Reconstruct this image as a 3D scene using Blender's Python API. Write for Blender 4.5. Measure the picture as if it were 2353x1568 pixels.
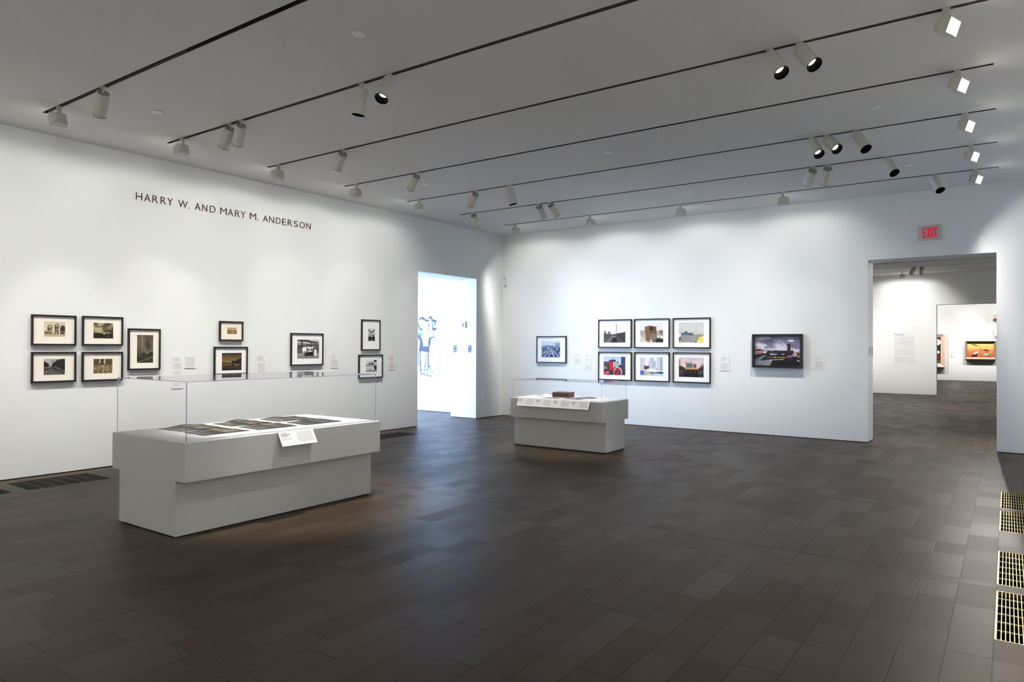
import bpy, math, random
import numpy as np
from mathutils import Vector, Matrix, Euler

for o in list(bpy.data.objects):
    bpy.data.objects.remove(o, do_unlink=True)
SC = bpy.context.scene
COL = SC.collection
random.seed(7)

# ------------------------------------------------------------------ camera
CAM_LOC = Vector((9.3029, -12.7637, 1.55))
YAW, PITCH, ROLL, FPX = -0.6154853, 0.0080, 0.0046388, 1610.768
fwd = Vector((math.sin(YAW)*math.cos(PITCH), math.cos(YAW)*math.cos(PITCH), math.sin(PITCH)))
rt0 = Vector((math.cos(YAW), -math.sin(YAW), 0))
up0 = rt0.cross(fwd)
rt = rt0*math.cos(ROLL) + up0*math.sin(ROLL)
up = up0*math.cos(ROLL) - rt0*math.sin(ROLL)
cam_data = bpy.data.cameras.new('camera')
cam_data.sensor_fit = 'HORIZONTAL'
cam_data.sensor_width = 36.0
cam_data.lens = 36.0*FPX/2353.0
cam_data.clip_start = 0.05
cam_data.clip_end = 200
cam = bpy.data.objects.new('camera', cam_data)
COL.objects.link(cam)
m = Matrix.Identity(4)
for i in range(3):
    m[i][0], m[i][1], m[i][2], m[i][3] = rt[i], up[i], -fwd[i], CAM_LOC[i]
cam.matrix_world = m
SC.camera = cam

# ------------------------------------------------------------------ world, exposure
world = bpy.data.worlds.new('world')
SC.world = world
world.use_nodes = True
world.node_tree.nodes['Background'].inputs[0].default_value = (0.55, 0.68, 1.0, 1)
world.node_tree.nodes['Background'].inputs[1].default_value = 1.0
SC.view_settings.view_transform = 'Standard'
SC.view_settings.look = 'None'
SC.view_settings.gamma = 1.0
SC.view_settings.use_curve_mapping = False
SC.view_settings.exposure = 0.0

# ------------------------------------------------------------------ daylight in the gallery beyond the left opening (its big window)
def area_light(name, loc, direction, sx, sy, power, color):
    l = bpy.data.lights.new(name, 'AREA')
    l.shape = 'RECTANGLE'; l.size = sx; l.size_y = sy; l.energy = power; l.color = color
    o = bpy.data.objects.new(name, l); COL.objects.link(o)
    o.location = loc
    o.rotation_euler = Vector(direction).to_track_quat('-Z', 'Y').to_euler()
    return o
DAY = (0.46, 0.66, 1.0)
area_light('window_daylight', (-6.35, -3.6, 2.1), (1, 0, 0), 5.6, 3.4, 1800, DAY)
WASH_P = 17.0      # wall washer power
SPOT_P = 60.0      # track spotlight power
WARM = (1.0, 0.965, 0.91)

# ------------------------------------------------------------------ helpers
H = 4.045
TY = [-13.75, -12.34, -10.93, -9.528, -8.169, -6.745, -5.344, -3.943, -2.510, -1.093]   # ceiling tracks; the first three lie above the picture
TXL, TXR = 0.828, 9.2055

def tag(o, label=None, cat=None, group=None, kind=None):
    if label: o['label'] = label
    if cat: o['category'] = cat
    if group: o['group'] = group
    if kind: o['kind'] = kind
    return o

class MB:
    def __init__(s): s.v = []; s.f = []
    def box(s, x0, x1, y0, y1, z0, z1):
        b = len(s.v)
        s.v += [(x0,y0,z0),(x1,y0,z0),(x1,y1,z0),(x0,y1,z0),(x0,y0,z1),(x1,y0,z1),(x1,y1,z1),(x0,y1,z1)]
        s.f += [tuple(b+i for i in q) for q in ((0,3,2,1),(4,5,6,7),(0,1,5,4),(1,2,6,5),(2,3,7,6),(3,0,4,7))]
        return s
    def hexa(s, p):     # 8 points: bottom ring ccw then top ring
        b = len(s.v); s.v += [tuple(q) for q in p]
        s.f += [tuple(b+i for i in q) for q in ((0,3,2,1),(4,5,6,7),(0,1,5,4),(1,2,6,5),(2,3,7,6),(3,0,4,7))]
        return s
    def quad(s, a, b_, c, d):
        b = len(s.v); s.v += [tuple(a), tuple(b_), tuple(c), tuple(d)]; s.f.append((b, b+1, b+2, b+3)); return s
    def lathe(s, prof, n=32, M=None, cap0=True, cap1=True):   # profile (r, z) around z
        b = len(s.v)
        for r, z in prof:
            for k in range(n):
                a = 2*math.pi*k/n
                p = Vector((r*math.cos(a), r*math.sin(a), z))
                s.v.append(tuple(M @ p if M else p))
        for j in range(len(prof)-1):
            for k in range(n):
                s.f.append((b+j*n+k, b+j*n+(k+1) % n, b+(j+1)*n+(k+1) % n, b+(j+1)*n+k))
        if cap0: s.f.append(tuple(b+k for k in range(n))[::-1])
        if cap1: s.f.append(tuple(b+(len(prof)-1)*n+k for k in range(n)))
        return s
    def tube(s, pts, r, n=10):
        pts = [Vector(p) for p in pts]; b = len(s.v)
        for i, p in enumerate(pts):
            d = (pts[min(i+1, len(pts)-1)] - pts[max(i-1, 0)]).normalized()
            q = d.to_track_quat('Z', 'Y')
            for k in range(n):
                a = 2*math.pi*k/n
                s.v.append(tuple(p + q @ Vector((r*math.cos(a), r*math.sin(a), 0))))
        for j in range(len(pts)-1):
            for k in range(n):
                s.f.append((b+j*n+k, b+j*n+(k+1) % n, b+(j+1)*n+(k+1) % n, b+(j+1)*n+k))
        s.f.append(tuple(b+k for k in range(n))[::-1]); s.f.append(tuple(b+(len(pts)-1)*n+k for k in range(n)))
        return s
    def build(s, name, mat, parent=None, bevel=0, smooth=False):
        me = bpy.data.meshes.new(name); me.from_pydata(s.v, [], s.f); me.update()
        if smooth:
            for p in me.polygons: p.use_smooth = True
        o = bpy.data.objects.new(name, me); COL.objects.link(o)
        if mat: me.materials.append(mat)
        if parent: o.parent = parent
        if bevel:
            md = o.modifiers.new('bevel', 'BEVEL'); md.width = bevel; md.segments = 2; md.limit_method = 'ANGLE'
        if smooth:
            md = o.modifiers.new('edges', 'EDGE_SPLIT'); md.split_angle = math.radians(40)
        return o

def empty(name, loc, rz=0.0):
    o = bpy.data.objects.new(name, None); o.empty_display_size = 0.1
    COL.objects.link(o); o.location = loc; o.rotation_euler = (0, 0, rz)
    return o
def kids(o): return [c for c in bpy.data.objects if c.parent == o]
def copy_tree(o, parent=None):
    c = o.copy(); COL.objects.link(c)
    if parent: c.parent = parent
    for ch in kids(o): copy_tree(ch, c)
    return c

# ------------------------------------------------------------------ materials
def nmat(name):
    m = bpy.data.materials.new(name); m.use_nodes = True
    nt = m.node_tree; return m, nt, nt.nodes['Principled BSDF']
def mat(name, rgb, rough=0.5, metal=0.0, spec=0.5, bump=0.0, bscale=200.0, var=0.0, vscale=3.0):
    m, nt, p = nmat(name)
    p.inputs['Roughness'].default_value = rough; p.inputs['Metallic'].default_value = metal
    p.inputs['Specular IOR Level'].default_value = spec
    p.inputs['Base Color'].default_value = (*rgb, 1)
    tc = nt.nodes.new('ShaderNodeTexCoord')
    if var:
        n = nt.nodes.new('ShaderNodeTexNoise'); n.inputs['Scale'].default_value = vscale; n.inputs['Detail'].default_value = 3
        nt.links.new(tc.outputs['Object'], n.inputs['Vector'])
        mx = nt.nodes.new('ShaderNodeMix'); mx.data_type = 'RGBA'
        mx.inputs[6].default_value = tuple(c*(1-var) for c in rgb) + (1,); mx.inputs[7].default_value = tuple(min(1, c*(1+var)) for c in rgb) + (1,)
        nt.links.new(n.outputs['Fac'], mx.inputs[0]); nt.links.new(mx.outputs[2], p.inputs['Base Color'])
    if bump:
        n = nt.nodes.new('ShaderNodeTexNoise'); n.inputs['Scale'].default_value = bscale; n.inputs['Detail'].default_value = 4
        nt.links.new(tc.outputs['Object'], n.inputs['Vector'])
        b = nt.nodes.new('ShaderNodeBump'); b.inputs['Strength'].default_value = bump; b.inputs['Distance'].default_value = 0.002
        nt.links.new(n.outputs['Fac'], b.inputs['Height']); nt.links.new(b.outputs[0], p.inputs['Normal'])
    return m
def emit(name, rgb, strength):
    m, nt, p = nmat(name)
    p.inputs['Base Color'].default_value = (0, 0, 0, 1); p.inputs['Emission Color'].default_value = (*rgb, 1); p.inputs['Emission Strength'].default_value = strength
    return m

M_WALL = mat('white_wall_paint', (0.79, 0.81, 0.81), 0.75, spec=0.25, bump=0.25, bscale=120, var=0.012, vscale=1.2)
M_CEIL = mat('ceiling_paint', (0.71, 0.70, 0.70), 0.85, spec=0.15, bump=0.2, bscale=150, var=0.015, vscale=2)
M_GAP = mat('shadow_gap', (0.02, 0.018, 0.015), 0.9)
M_PLINTH = mat('plinth_grey_paint', (0.64, 0.64, 0.61), 0.55, spec=0.3, bump=0.35, bscale=260, var=0.02, vscale=6)
M_DECK = mat('white_deck_board', (0.86, 0.85, 0.86), 0.6, spec=0.3, bump=0.1)
M_FRAME = mat('black_brown_frame_wood', (0.012, 0.009, 0.008), 0.38, spec=0.4, bump=0.2, bscale=90)
M_FRAMEB = mat('black_satin_frame', (0.01, 0.01, 0.012), 0.3, spec=0.5)
M_MATC = mat('cream_mat_board', (0.88, 0.83, 0.74), 0.8, spec=0.2, bump=0.1, bscale=500)
M_MATW = mat('white_mat_board', (0.90, 0.90, 0.90), 0.8, spec=0.2, bump=0.1, bscale=500)
M_CARD = mat('label_card', (0.84, 0.83, 0.82), 0.7, spec=0.2)
M_INK = mat('grey_ink', (0.46, 0.46, 0.46), 0.8)
M_INKD = mat('dark_ink', (0.14, 0.14, 0.14), 0.8)
M_LAMP = mat('fixture_cream_paint', (0.60, 0.585, 0.52), 0.42, spec=0.4, bump=0.08, bscale=200)
M_LAMPCAP = mat('fixture_grey_cap', (0.30, 0.30, 0.27), 0.5)
M_BLACK = mat('black_baffle', (0.008, 0.008, 0.008), 0.45)
M_BAFFLE = mat('matt_black_baffle', (0.002, 0.002, 0.002), 0.95, spec=0.05)
M_STEEL = mat('dull_steel', (0.55, 0.55, 0.52), 0.35, metal=0.9)
M_CHAN = mat('black_channel', (0.016, 0.013, 0.011), 0.7)
M_RAIL = mat('dark_brown_rail', (0.10, 0.09, 0.085), 0.55)
M_BULB = emit('lamp_glow', (1.0, 0.97, 0.9), 7.0)
M_GLOWW = emit('washer_glow', (1.0, 0.98, 0.93), 45.0)
M_COPPER = mat('brushed_copper', (0.24, 0.135, 0.085), 0.07, metal=1.0)
M_DISC = mat('cover_disc_white', (0.92, 0.92, 0.92), 0.6)
M_PLASTIC = mat('white_plastic', (0.74, 0.76, 0.74), 0.4)
M_EXITP = mat('exit_plate', (0.52, 0.53, 0.46), 0.5)
M_EXITR = emit('exit_red', (0.9, 0.0, 0.05), 0.6)
M_BRASS = mat('grate_brass', (0.40, 0.34, 0.16), 0.4, metal=0.85, bump=0.1)
M_GRATED = mat('grate_bronze', (0.035, 0.027, 0.02), 0.6, metal=0.0)  # left grates: same type as the brass ones, shade on their bars put into the colour
M_PIT = mat('pit_black', (0.004, 0.004, 0.004), 0.9)
M_BLUEP = mat('blue_grey_plate', (0.03, 0.06, 0.16), 0.4)
M_GOLDW = mat('old_gilt_wood', (0.32, 0.20, 0.10), 0.5, var=0.3, vscale=14)
M_PINKW = mat('pale_pink_wood', (0.66, 0.48, 0.40), 0.6, var=0.25, vscale=9)

def m_acrylic():
    m = bpy.data.materials.new('clear_acrylic'); m.use_nodes = True; nt = m.node_tree; nt.nodes.clear()
    N = nt.nodes.new; L = nt.links.new
    out = N('ShaderNodeOutputMaterial'); mx = N('ShaderNodeMixShader'); tr = N('ShaderNodeBsdfTransparent'); gl = N('ShaderNodeBsdfGlossy')
    tr.inputs[0].default_value = (0.998, 0.998, 0.999, 1); gl.inputs['Roughness'].default_value = 0.0
    lw = N('ShaderNodeLayerWeight'); lw.inputs['Blend'].default_value = 0.5
    p = N('ShaderNodeMath'); p.operation = 'POWER'; p.inputs[1].default_value = 5.0
    mu = N('ShaderNodeMath'); mu.operation = 'MULTIPLY_ADD'; mu.inputs[1].default_value = 0.96; mu.inputs[2].default_value = 0.035
    L(lw.outputs['Facing'], p.inputs[0]); L(p.outputs[0], mu.inputs[0]); L(mu.outputs[0], mx.inputs[0])
    ge = N('ShaderNodeNewGeometry'); iv = N('ShaderNodeMath'); iv.operation = 'SUBTRACT'; iv.inputs[0].default_value = 1.0; L(ge.outputs['Backfacing'], iv.inputs[1])
    m2 = N('ShaderNodeMath'); m2.operation = 'MULTIPLY'; L(mu.outputs[0], m2.inputs[0]); L(iv.outputs[0], m2.inputs[1]); L(m2.outputs[0], mx.inputs[0])
    L(tr.outputs[0], mx.inputs[1]); L(gl.outputs[0], mx.inputs[2]); L(mx.outputs[0], out.inputs[0])
    return m
def m_acrylic_edge(k, nm):
    m = bpy.data.materials.new(nm); m.use_nodes = True; nt = m.node_tree; nt.nodes.clear()
    N = nt.nodes.new; L = nt.links.new
    out = N('ShaderNodeOutputMaterial'); mx = N('ShaderNodeMixShader'); tr = N('ShaderNodeBsdfTransparent'); pb = N('ShaderNodeBsdfPrincipled')
    tr.inputs[0].default_value = (0.88, 0.87, 0.95, 1); pb.inputs['Base Color'].default_value = (0.52, 0.46, 0.72, 1); pb.inputs['Roughness'].default_value = 0.25
    mx.inputs[0].default_value = k
    L(tr.outputs[0], mx.inputs[1]); L(pb.outputs[0], mx.inputs[2]); L(mx.outputs[0], out.inputs[0])
    return m
M_ACRYLIC = m_acrylic(); M_AEDGE = m_acrylic_edge(0.42, 'violet_acrylic_edge'); M_AEDGE2 = m_acrylic_edge(0.22, 'clear_acrylic_edge')

def m_print():
    m, nt, p = nmat('photographic_print')
    a = nt.nodes.new('ShaderNodeAttribute'); a.attribute_name = 'print_color'
    nt.links.new(a.outputs['Color'], p.inputs['Base Color'])
    p.inputs['Roughness'].default_value = 0.45; p.inputs['Specular IOR Level'].default_value = 0.3
    return m
M_PRINT = m_print()

def m_floor():
    m, nt, p = nmat('brown_stone_pavers')
    N = nt.nodes.new; L = nt.links.new
    def math_(op, a, b=None, c=None):
        n = N('ShaderNodeMath'); n.operation = op
        for i, v in enumerate((a, b, c)):
            if v is None: continue
            if isinstance(v, (int, float)): n.inputs[i].default_value = v
            else: L(v, n.inputs[i])
        return n.outputs[0]
    g = N('ShaderNodeNewGeometry'); sp = N('ShaderNodeSeparateXYZ'); L(g.outputs['Position'], sp.inputs[0])
    x, y = sp.outputs[0], sp.outputs[1]
    ROW = 0.2045
    u = math_('DIVIDE', math_('SUBTRACT', x, 9.241), ROW)
    row = math_('FLOOR', u)
    # a joint crosses the room at y = -7.15; courses are re-cut on each side
    side = math_('LESS_THAN', y, -7.15)
    wn = N('ShaderNodeTexWhiteNoise'); wn.noise_dimensions = '2D'
    cv = N('ShaderNodeCombineXYZ'); L(row, cv.inputs[0]); L(side, cv.inputs[1]); L(cv.outputs[0], wn.inputs['Vector'])
    ln = math_('MULTIPLY_ADD', wn.outputs['Value'], 0.16, 0.38)
    wn2 = N('ShaderNodeTexWhiteNoise'); wn2.noise_dimensions = '2D'
    cv2 = N('ShaderNodeCombineXYZ'); L(math_('ADD', row, 37.3), cv2.inputs[0]); L(side, cv2.inputs[1]); L(cv2.outputs[0], wn2.inputs['Vector'])
    v = math_('DIVIDE', math_('ADD', y, math_('MULTIPLY', wn2.outputs['Value'], 3.0)), ln)
    # irregular lengths: bend the coordinate
    v = math_('ADD', v, math_('MULTIPLY', math_('SINE', math_('MULTIPLY_ADD', v, 2.1, row)), 0.22))
    col = math_('FLOOR', v)
    fu = math_('FRACT', u); fv = math_('FRACT', v)
    du = math_('MULTIPLY', math_('MINIMUM', fu, math_('SUBTRACT', 1.0, fu)), ROW)
    dv = math_('MULTIPLY', math_('MINIMUM', fv, math_('SUBTRACT', 1.0, fv)), ln)
    dj = math_('ABSOLUTE', math_('ADD', y, 7.15))
    d = math_('MINIMUM', math_('MINIMUM', du, dv), math_('MULTIPLY', dj, 0.22))
    mort = N('ShaderNodeMapRange'); mort.interpolation_type = 'SMOOTHSTEP'; L(d, mort.inputs[0])
    mort.inputs[1].default_value = 0.0016; mort.inputs[2].default_value = 0.0048; mort.inputs[3].default_value = 0.0; mort.inputs[4].default_value = 1.0
    wt = N('ShaderNodeTexWhiteNoise'); wt.noise_dimensions = '3D'
    cv3 = N('ShaderNodeCombineXYZ'); L(row, cv3.inputs[0]); L(col, cv3.inputs[1]); L(side, cv3.inputs[2]); L(cv3.outputs[0], wt.inputs['Vector'])
    ramp = N('ShaderNodeValToRGB'); L(wt.outputs['Value'], ramp.inputs[0])
    el = ramp.color_ramp.elements
    el[0].position = 0.0; el[0].color = (0.046, 0.0275, 0.0160, 1)
    el[1].position = 1.0; el[1].color = (0.057, 0.0370, 0.0235, 1)
    e = el.new(0.5); e.color = (0.051, 0.0310, 0.0180, 1)
    e = el.new(0.75); e.color = (0.049, 0.0340, 0.0225, 1)
    sp1 = N('ShaderNodeTexNoise'); sp1.inputs['Scale'].default_value = 210; sp1.inputs['Detail'].default_value = 5; L(g.outputs['Position'], sp1.inputs['Vector'])
    mr = N('ShaderNodeMapRange'); L(sp1.outputs['Fac'], mr.inputs[0]); mr.inputs[1].default_value = 0.3; mr.inputs[2].default_value = 0.7; mr.inputs[3].default_value = 0.50; mr.inputs[4].default_value = 1.55
    big = N('ShaderNodeTexNoise'); big.inputs['Scale'].default_value = 0.9; big.inputs['Detail'].default_value = 3; L(g.outputs['Position'], big.inputs['Vector'])
    mb = N('ShaderNodeMapRange'); L(big.outputs['Fac'], mb.inputs[0]); mb.inputs[1].default_value = 0.3; mb.inputs[2].default_value = 0.7; mb.inputs[3].default_value = 0.88; mb.inputs[4].default_value = 1.12
    k = math_('MULTIPLY', math_('MULTIPLY', mr.outputs[0], mb.outputs[0]), math_('MULTIPLY_ADD', mort.outputs[0], 0.80, 0.20))
    mx = N('ShaderNodeMix'); mx.data_type = 'RGBA'; mx.blend_type = 'MULTIPLY'; mx.inputs[0].default_value = 1.0
    cg = N('ShaderNodeCombineColor'); L(k, cg.inputs[0]); L(k, cg.inputs[1]); L(k, cg.inputs[2])
    L(ramp.outputs[0], mx.inputs[6]); L(cg.outputs[0], mx.inputs[7]); L(mx.outputs[2], p.inputs['Base Color'])
    wr = N('ShaderNodeTexWhiteNoise'); wr.noise_dimensions = '3D'
    cv4 = N('ShaderNodeCombineXYZ'); L(col, cv4.inputs[0]); L(row, cv4.inputs[1]); cv4.inputs[2].default_value = 5.0; L(cv4.outputs[0], wr.inputs['Vector'])
    L(math_('MULTIPLY_ADD', wr.outputs['Value'], 0.08, 0.38), p.inputs['Roughness'])
    p.inputs['Specular IOR Level'].default_value = 0.12
    bn = N('ShaderNodeTexNoise'); bn.inputs['Scale'].default_value = 90; bn.inputs['Detail'].default_value = 4; L(g.outputs['Position'], bn.inputs['Vector'])
    hgt = math_('ADD', math_('MULTIPLY', bn.outputs['Fac'], 0.35), math_('MULTIPLY', mort.outputs[0], 0.35))
    b = N('ShaderNodeBump'); b.inputs['Strength'].default_value = 0.45; b.inputs['Distance'].default_value = 0.002
    L(hgt, b.inputs['Height']); L(b.outputs[0], p.inputs['Normal'])
    return m
M_FLOOR = m_floor()

# ------------------------------------------------------------------ the setting
def struct(o): o['kind'] = 'structure'; return o
XR, YF, YB = 10.05, -15.1, 0.513      # right wall face, front wall face, far face of the back wall
L_WT = 0.70                            # thickness of the left wall
GR_R = [(-4.412, -3.468), (-5.469, -4.547), (-7.135, -6.197), (-8.209, -7.280)]
GR_L = [(-9.640, -8.790), (-10.630, -9.778), (-4.540, -3.600)]
holes = [(9.243, 9.853, a, b) for a, b in GR_R] + [(0.205, 0.815, *GR_L[0]), (0.205, 0.815, *GR_L[1]), (0.33, 0.815, *GR_L[2])]
xs = sorted({-7.0, 16.0} | {h[0] for h in holes} | {h[1] for h in holes})
ys = sorted({YF-0.3, 30.0} | {h[2] for h in holes} | {h[3] for h in holes})
b = MB()
for i in range(len(xs)-1):
    for j in range(len(ys)-1):
        cx, cy = (xs[i]+xs[i+1])/2, (ys[j]+ys[j+1])/2
        if any(h[0] < cx < h[1] and h[2] < cy < h[3] for h in holes): continue
        b.box(xs[i], xs[i+1], ys[j], ys[j+1], -0.05, 0)
struct(b.build('floor', M_FLOOR))

def wall_x(name, x0, x1, ya, yb, top, door=None, z0=0.012):     # wall running along y
    b = MB()
    if door:
        b.box(x0, x1, ya, door[0], z0, top); b.box(x0, x1, door[1], yb, z0, top); b.box(x0, x1, door[0], door[1], door[2], top)
    else: b.box(x0, x1, ya, yb, z0, top)
    return struct(b.build(name, M_WALL))
def wall_y(name, y0, y1, xa, xb, top, door=None, z0=0.012):     # wall running along x
    b = MB()
    if door:
        b.box(xa, door[0], y0, y1, z0, top); b.box(door[1], xb, y0, y1, z0, top); b.box(door[0], door[1], y0, y1, door[2], top)
    else: b.box(xa, xb, y0, y1, z0, top)
    return struct(b.build(name, M_WALL))
DL = (-2.757, -0.938, 2.998)
DR = (7.432, 9.167, 3.0)
D2 = (7.38, 9.30, 3.006)
TOP = H + 0.12
wall_x('wall_left', -L_WT, 0, YF-0.3, 0, TOP, DL)
wall_y('wall_back', 0, YB, -L_WT, 14.0, TOP, DR)
wall_x('wall_right', XR, XR+0.3, YF-0.3, 0, TOP)
wall_y('wall_front', YF-0.3, YF, 0, XR, TOP)
# recessed dark plinth strip below each wall: the thin shadow gap along the floor
b = MB(); b.box(-L_WT+0.012, -0.012, YF, DL[0]-0.012, 0, 0.0125); b.box(-L_WT+0.012, -0.012, DL[1]+0.012, 0, 0, 0.0125); struct(b.build('baseboard_left', M_GAP))
b = MB(); b.box(-L_WT, DR[0]-0.012, 0.012, YB-0.012, 0, 0.0125); b.box(DR[1]+0.012, 14, 0.012, YB-0.012, 0, 0.0125); struct(b.build('baseboard_back', M_GAP))

# gallery seen through the left opening
wall_y('wall_side_gallery_back', -0.22, -0.20, -6.5, -L_WT, TOP)
wall_y('wall_side_gallery_front', -7.2, -7.0, -6.5, -L_WT, TOP)
b = MB(); b.box(-6.7, -6.5, -7.2, -0.2, 0, 0.35); b.box(-6.7, -6.5, -7.2, -0.2, 3.85, TOP)
b.box(-6.7, -6.5, -7.2, -6.45, 0.35, 3.85); b.box(-6.7, -6.5, -0.75, -0.2, 0.35, 3.85)
struct(b.build('wall_side_gallery_left', M_WALL))
b = MB(); 
for yy in (-6.45, -5.03, -3.6, -2.18, -0.80): b.box(-6.62, -6.56, yy, yy+0.05, 0.35, 3.85)
b.box(-6.62, -6.56, -6.45, -0.75, 0.35, 0.41); b.box(-6.62, -6.56, -6.45, -0.75, 3.79, 3.85)
w1 = struct(b.build('window_1', M_STEEL))
struct(MB().box(-6.6, -6.594, -6.40, -0.80, 0.41, 3.79).build('glass', M_ACRYLIC, w1))
struct(MB().box(-6.7, -L_WT, -7.2, -0.2, H+0.0, TOP).build('ceiling_side_gallery', M_WALL))

# the rooms beyond the right opening
Y2, Y2B, Y3 = 14.295, 14.587, 27.55
wall_y('wall_second_room_back', Y2, Y2B, 2.0, 14.0, TOP, D2)
wall_x('wall_second_room_left', 1.8, 2.0, YB, Y2, TOP)
wall_x('wall_second_room_right', 14.0, 14.2, 0, 27.7, TOP)
wall_y('wall_third_room_back', Y3, Y3+0.2, 1.8, 14.2, TOP)
wall_x('wall_third_room_left', 1.8, 2.0, Y2B, Y3, TOP)

# ceilings with a slot for every track
SW = 0.025     # half width of a slot
def slotted_ceiling(name, x0, x1, y0, y1, tracks, xl, xr):
    b = MB(); e = [y0]
    for t in tracks:
        e += [t-SW, t+SW]
    e.append(y1)
    for k in range(0, len(e), 2): b.box(x0, x1, e[k], e[k+1], H, TOP)
    for t in tracks:
        b.box(x0, xl, t-SW, t+SW, H, TOP); b.box(xr, x1, t-SW, t+SW, H, TOP)
        b.box(xl, xr, t-SW, t+SW, TOP-0.01, TOP)
    return struct(b.build(name, M_CEIL))
slotted_ceiling('ceiling', 0, XR+0.3, YF-0.3, 0, TY, TXL, TXR)
T2Y = [1.70, 4.50, 10.36, 11.78, 13.20]
T3Y = [26.43]
slotted_ceiling('ceiling_second_room', 1.8, 14.2, YB, Y2, T2Y, 2.8, 13.2)
slotted_ceiling('ceiling_third_room', 1.8, 14.2, Y2B, Y3+0.2, T3Y, 2.8, 13.2)

def track(y, xl, xr, label, group, rail_to=None):
    r = empty('light_track', ((xl+xr)/2, y, H)); c = (xl+xr)/2
    b = MB()
    b.box(xl-c, xr-c, -SW, -SW+0.003, 0.001, 0.10); b.box(xl-c, xr-c, SW-0.003, SW, 0.001, 0.10); b.box(xl-c, xr-c, -SW, SW, 0.095, 0.10)
    b.box(xl-c, xl-c+0.003, -SW, SW, 0.001, 0.10); b.box(xr-c-0.003, xr-c, -SW, SW, 0.001, 0.10)
    b.build('channel', M_CHAN, r)
    e = rail_to if rail_to else xr
    b = MB(); b.box(xl-c+0.06, e-c-0.004, -SW+0.003, -SW+0.012, 0.008, 0.04); b.box(xl-c+0.06, e-c-0.004, SW-0.012, SW-0.003, 0.008, 0.04)
    b.box(xl-c+0.06, e-c-0.004, -SW+0.003, SW-0.003, 0.03, 0.04)
    b.build('rail', M_RAIL, r)
    tag(r, label, 'light track', group)
    return r
tl = ['black recessed light track farthest behind the viewpoint', 'black recessed light track just behind the viewpoint', 'black recessed light track above the viewpoint, out of the picture', 'nearest black ceiling track with bare slot, crossing the top left corner',
      'second ceiling track from the viewpoint, carrying two spotlight pairs at left', 'third ceiling track from the viewpoint, carrying the two big lit spotlights at right',
      'fourth ceiling track from the viewpoint, one spotlight near its left end', 'fifth ceiling track from the viewpoint, three spotlights clustered at right',
      'sixth ceiling track from the viewpoint, short spotlight right at its left end', 'last ceiling track, closest to the back wall and its row of washers']
for i, y in enumerate(TY): track(y, TXL, TXR, tl[i], 'ceiling light tracks', 3.60 if i == 3 else None)
tl2 = ['first ceiling track of the second room, just behind the right opening', 'second ceiling track of the second room, beyond the right opening', 'third ceiling track of the second room, seen as upper thin line', 'ceiling track holding the two small spotlights beyond the right opening', 'ceiling track holding the small washer beyond the right opening']
for y, l in zip(T2Y, tl2): track(y, 2.8, 13.2, l, 'second room ceiling tracks')
track(26.43, 2.8, 13.2, 'ceiling track in the farthest room above the landscape painting', None)

# ------------------------------------------------------------------ lighting fixtures
def spot_body():
    r = empty('track_spotlight', (0, 0, 0))
    b = MB(); b.box(-0.028, 0.028, -0.016, 0.016, -0.012, 0.006); b.build('adapter', M_LAMP, r)
    MB().lathe([(0.0065, -0.062), (0.0065, -0.006)], 12).build('stem', M_LAMP, r, smooth=True)
    return r
SPOT_ME = {}
def spot(i_y, x, aim, label, energy=1.0, size=38, group='cylinder track spotlights'):
    deep = any(k in label for k in ('black mouth', 'unlit', 'near the smallest', 'nearly upright'))
    y = i_y
    r = spot_body(); r.location = (x, y, H)
    d = Vector(aim).normalized(); q = (-d).to_track_quat('Z', 'Y')      # local +Z up the barrel
    piv = Vector((0, 0, -0.05)); 
    def part(name, prof, m, cap0=True, cap1=True, parent=r):
        o = MB().lathe(prof, 36, None, cap0, cap1).build(name, m, parent, smooth=True)
        return o
    M = Matrix.Translation(piv - d*0.0) @ q.to_matrix().to_4x4()
    body = part('barrel', [(0.061, -0.245), (0.061, -0.012), (0.059, -0.006), (0.0, -0.006)], M_LAMP, cap0=False, cap1=False)
    body.matrix_local = M
    cap = part('end_cap', [(0.0005, -0.001), (0.050, -0.001), (0.054, -0.006)], M_LAMPCAP, False, False); cap.matrix_local = M
    baf = part('baffle', [(0.061, -0.245), (0.0625, -0.249), (0.055, -0.249), (0.050, -0.240), (0.040, -0.185)], M_BAFFLE, False, False); baf.matrix_local = M
    if deep:      # lamp set far up the snoot
        lin = part('snoot_lining', [(0.041, -0.185), (0.044, -0.10)], M_BAFFLE, False, False); lin.matrix_local = M
        bul = part('bulb', [(0.0005, -0.105), (0.026, -0.103), (0.044, -0.10)], M_BULB, False, False)
    else: bul = part('bulb', [(0.0005, -0.190), (0.026, -0.188), (0.0405, -0.184)], M_BULB, False, False)
    bul.matrix_local = M
    if energy > 0:
        l = bpy.data.lights.new('spot_beam', 'SPOT'); l.energy = SPOT_P*energy; l.spot_size = math.radians(size); l.spot_blend = 0.6; l.shadow_soft_size = 0.03; l.color = WARM
        o = bpy.data.objects.new('spot_beam', l); COL.objects.link(o); o.parent = r
        o.matrix_local = Matrix.Translation(piv + d*0.262) @ q.to_matrix().to_4x4()
    return tag(r, label, 'spotlight', group)

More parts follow.
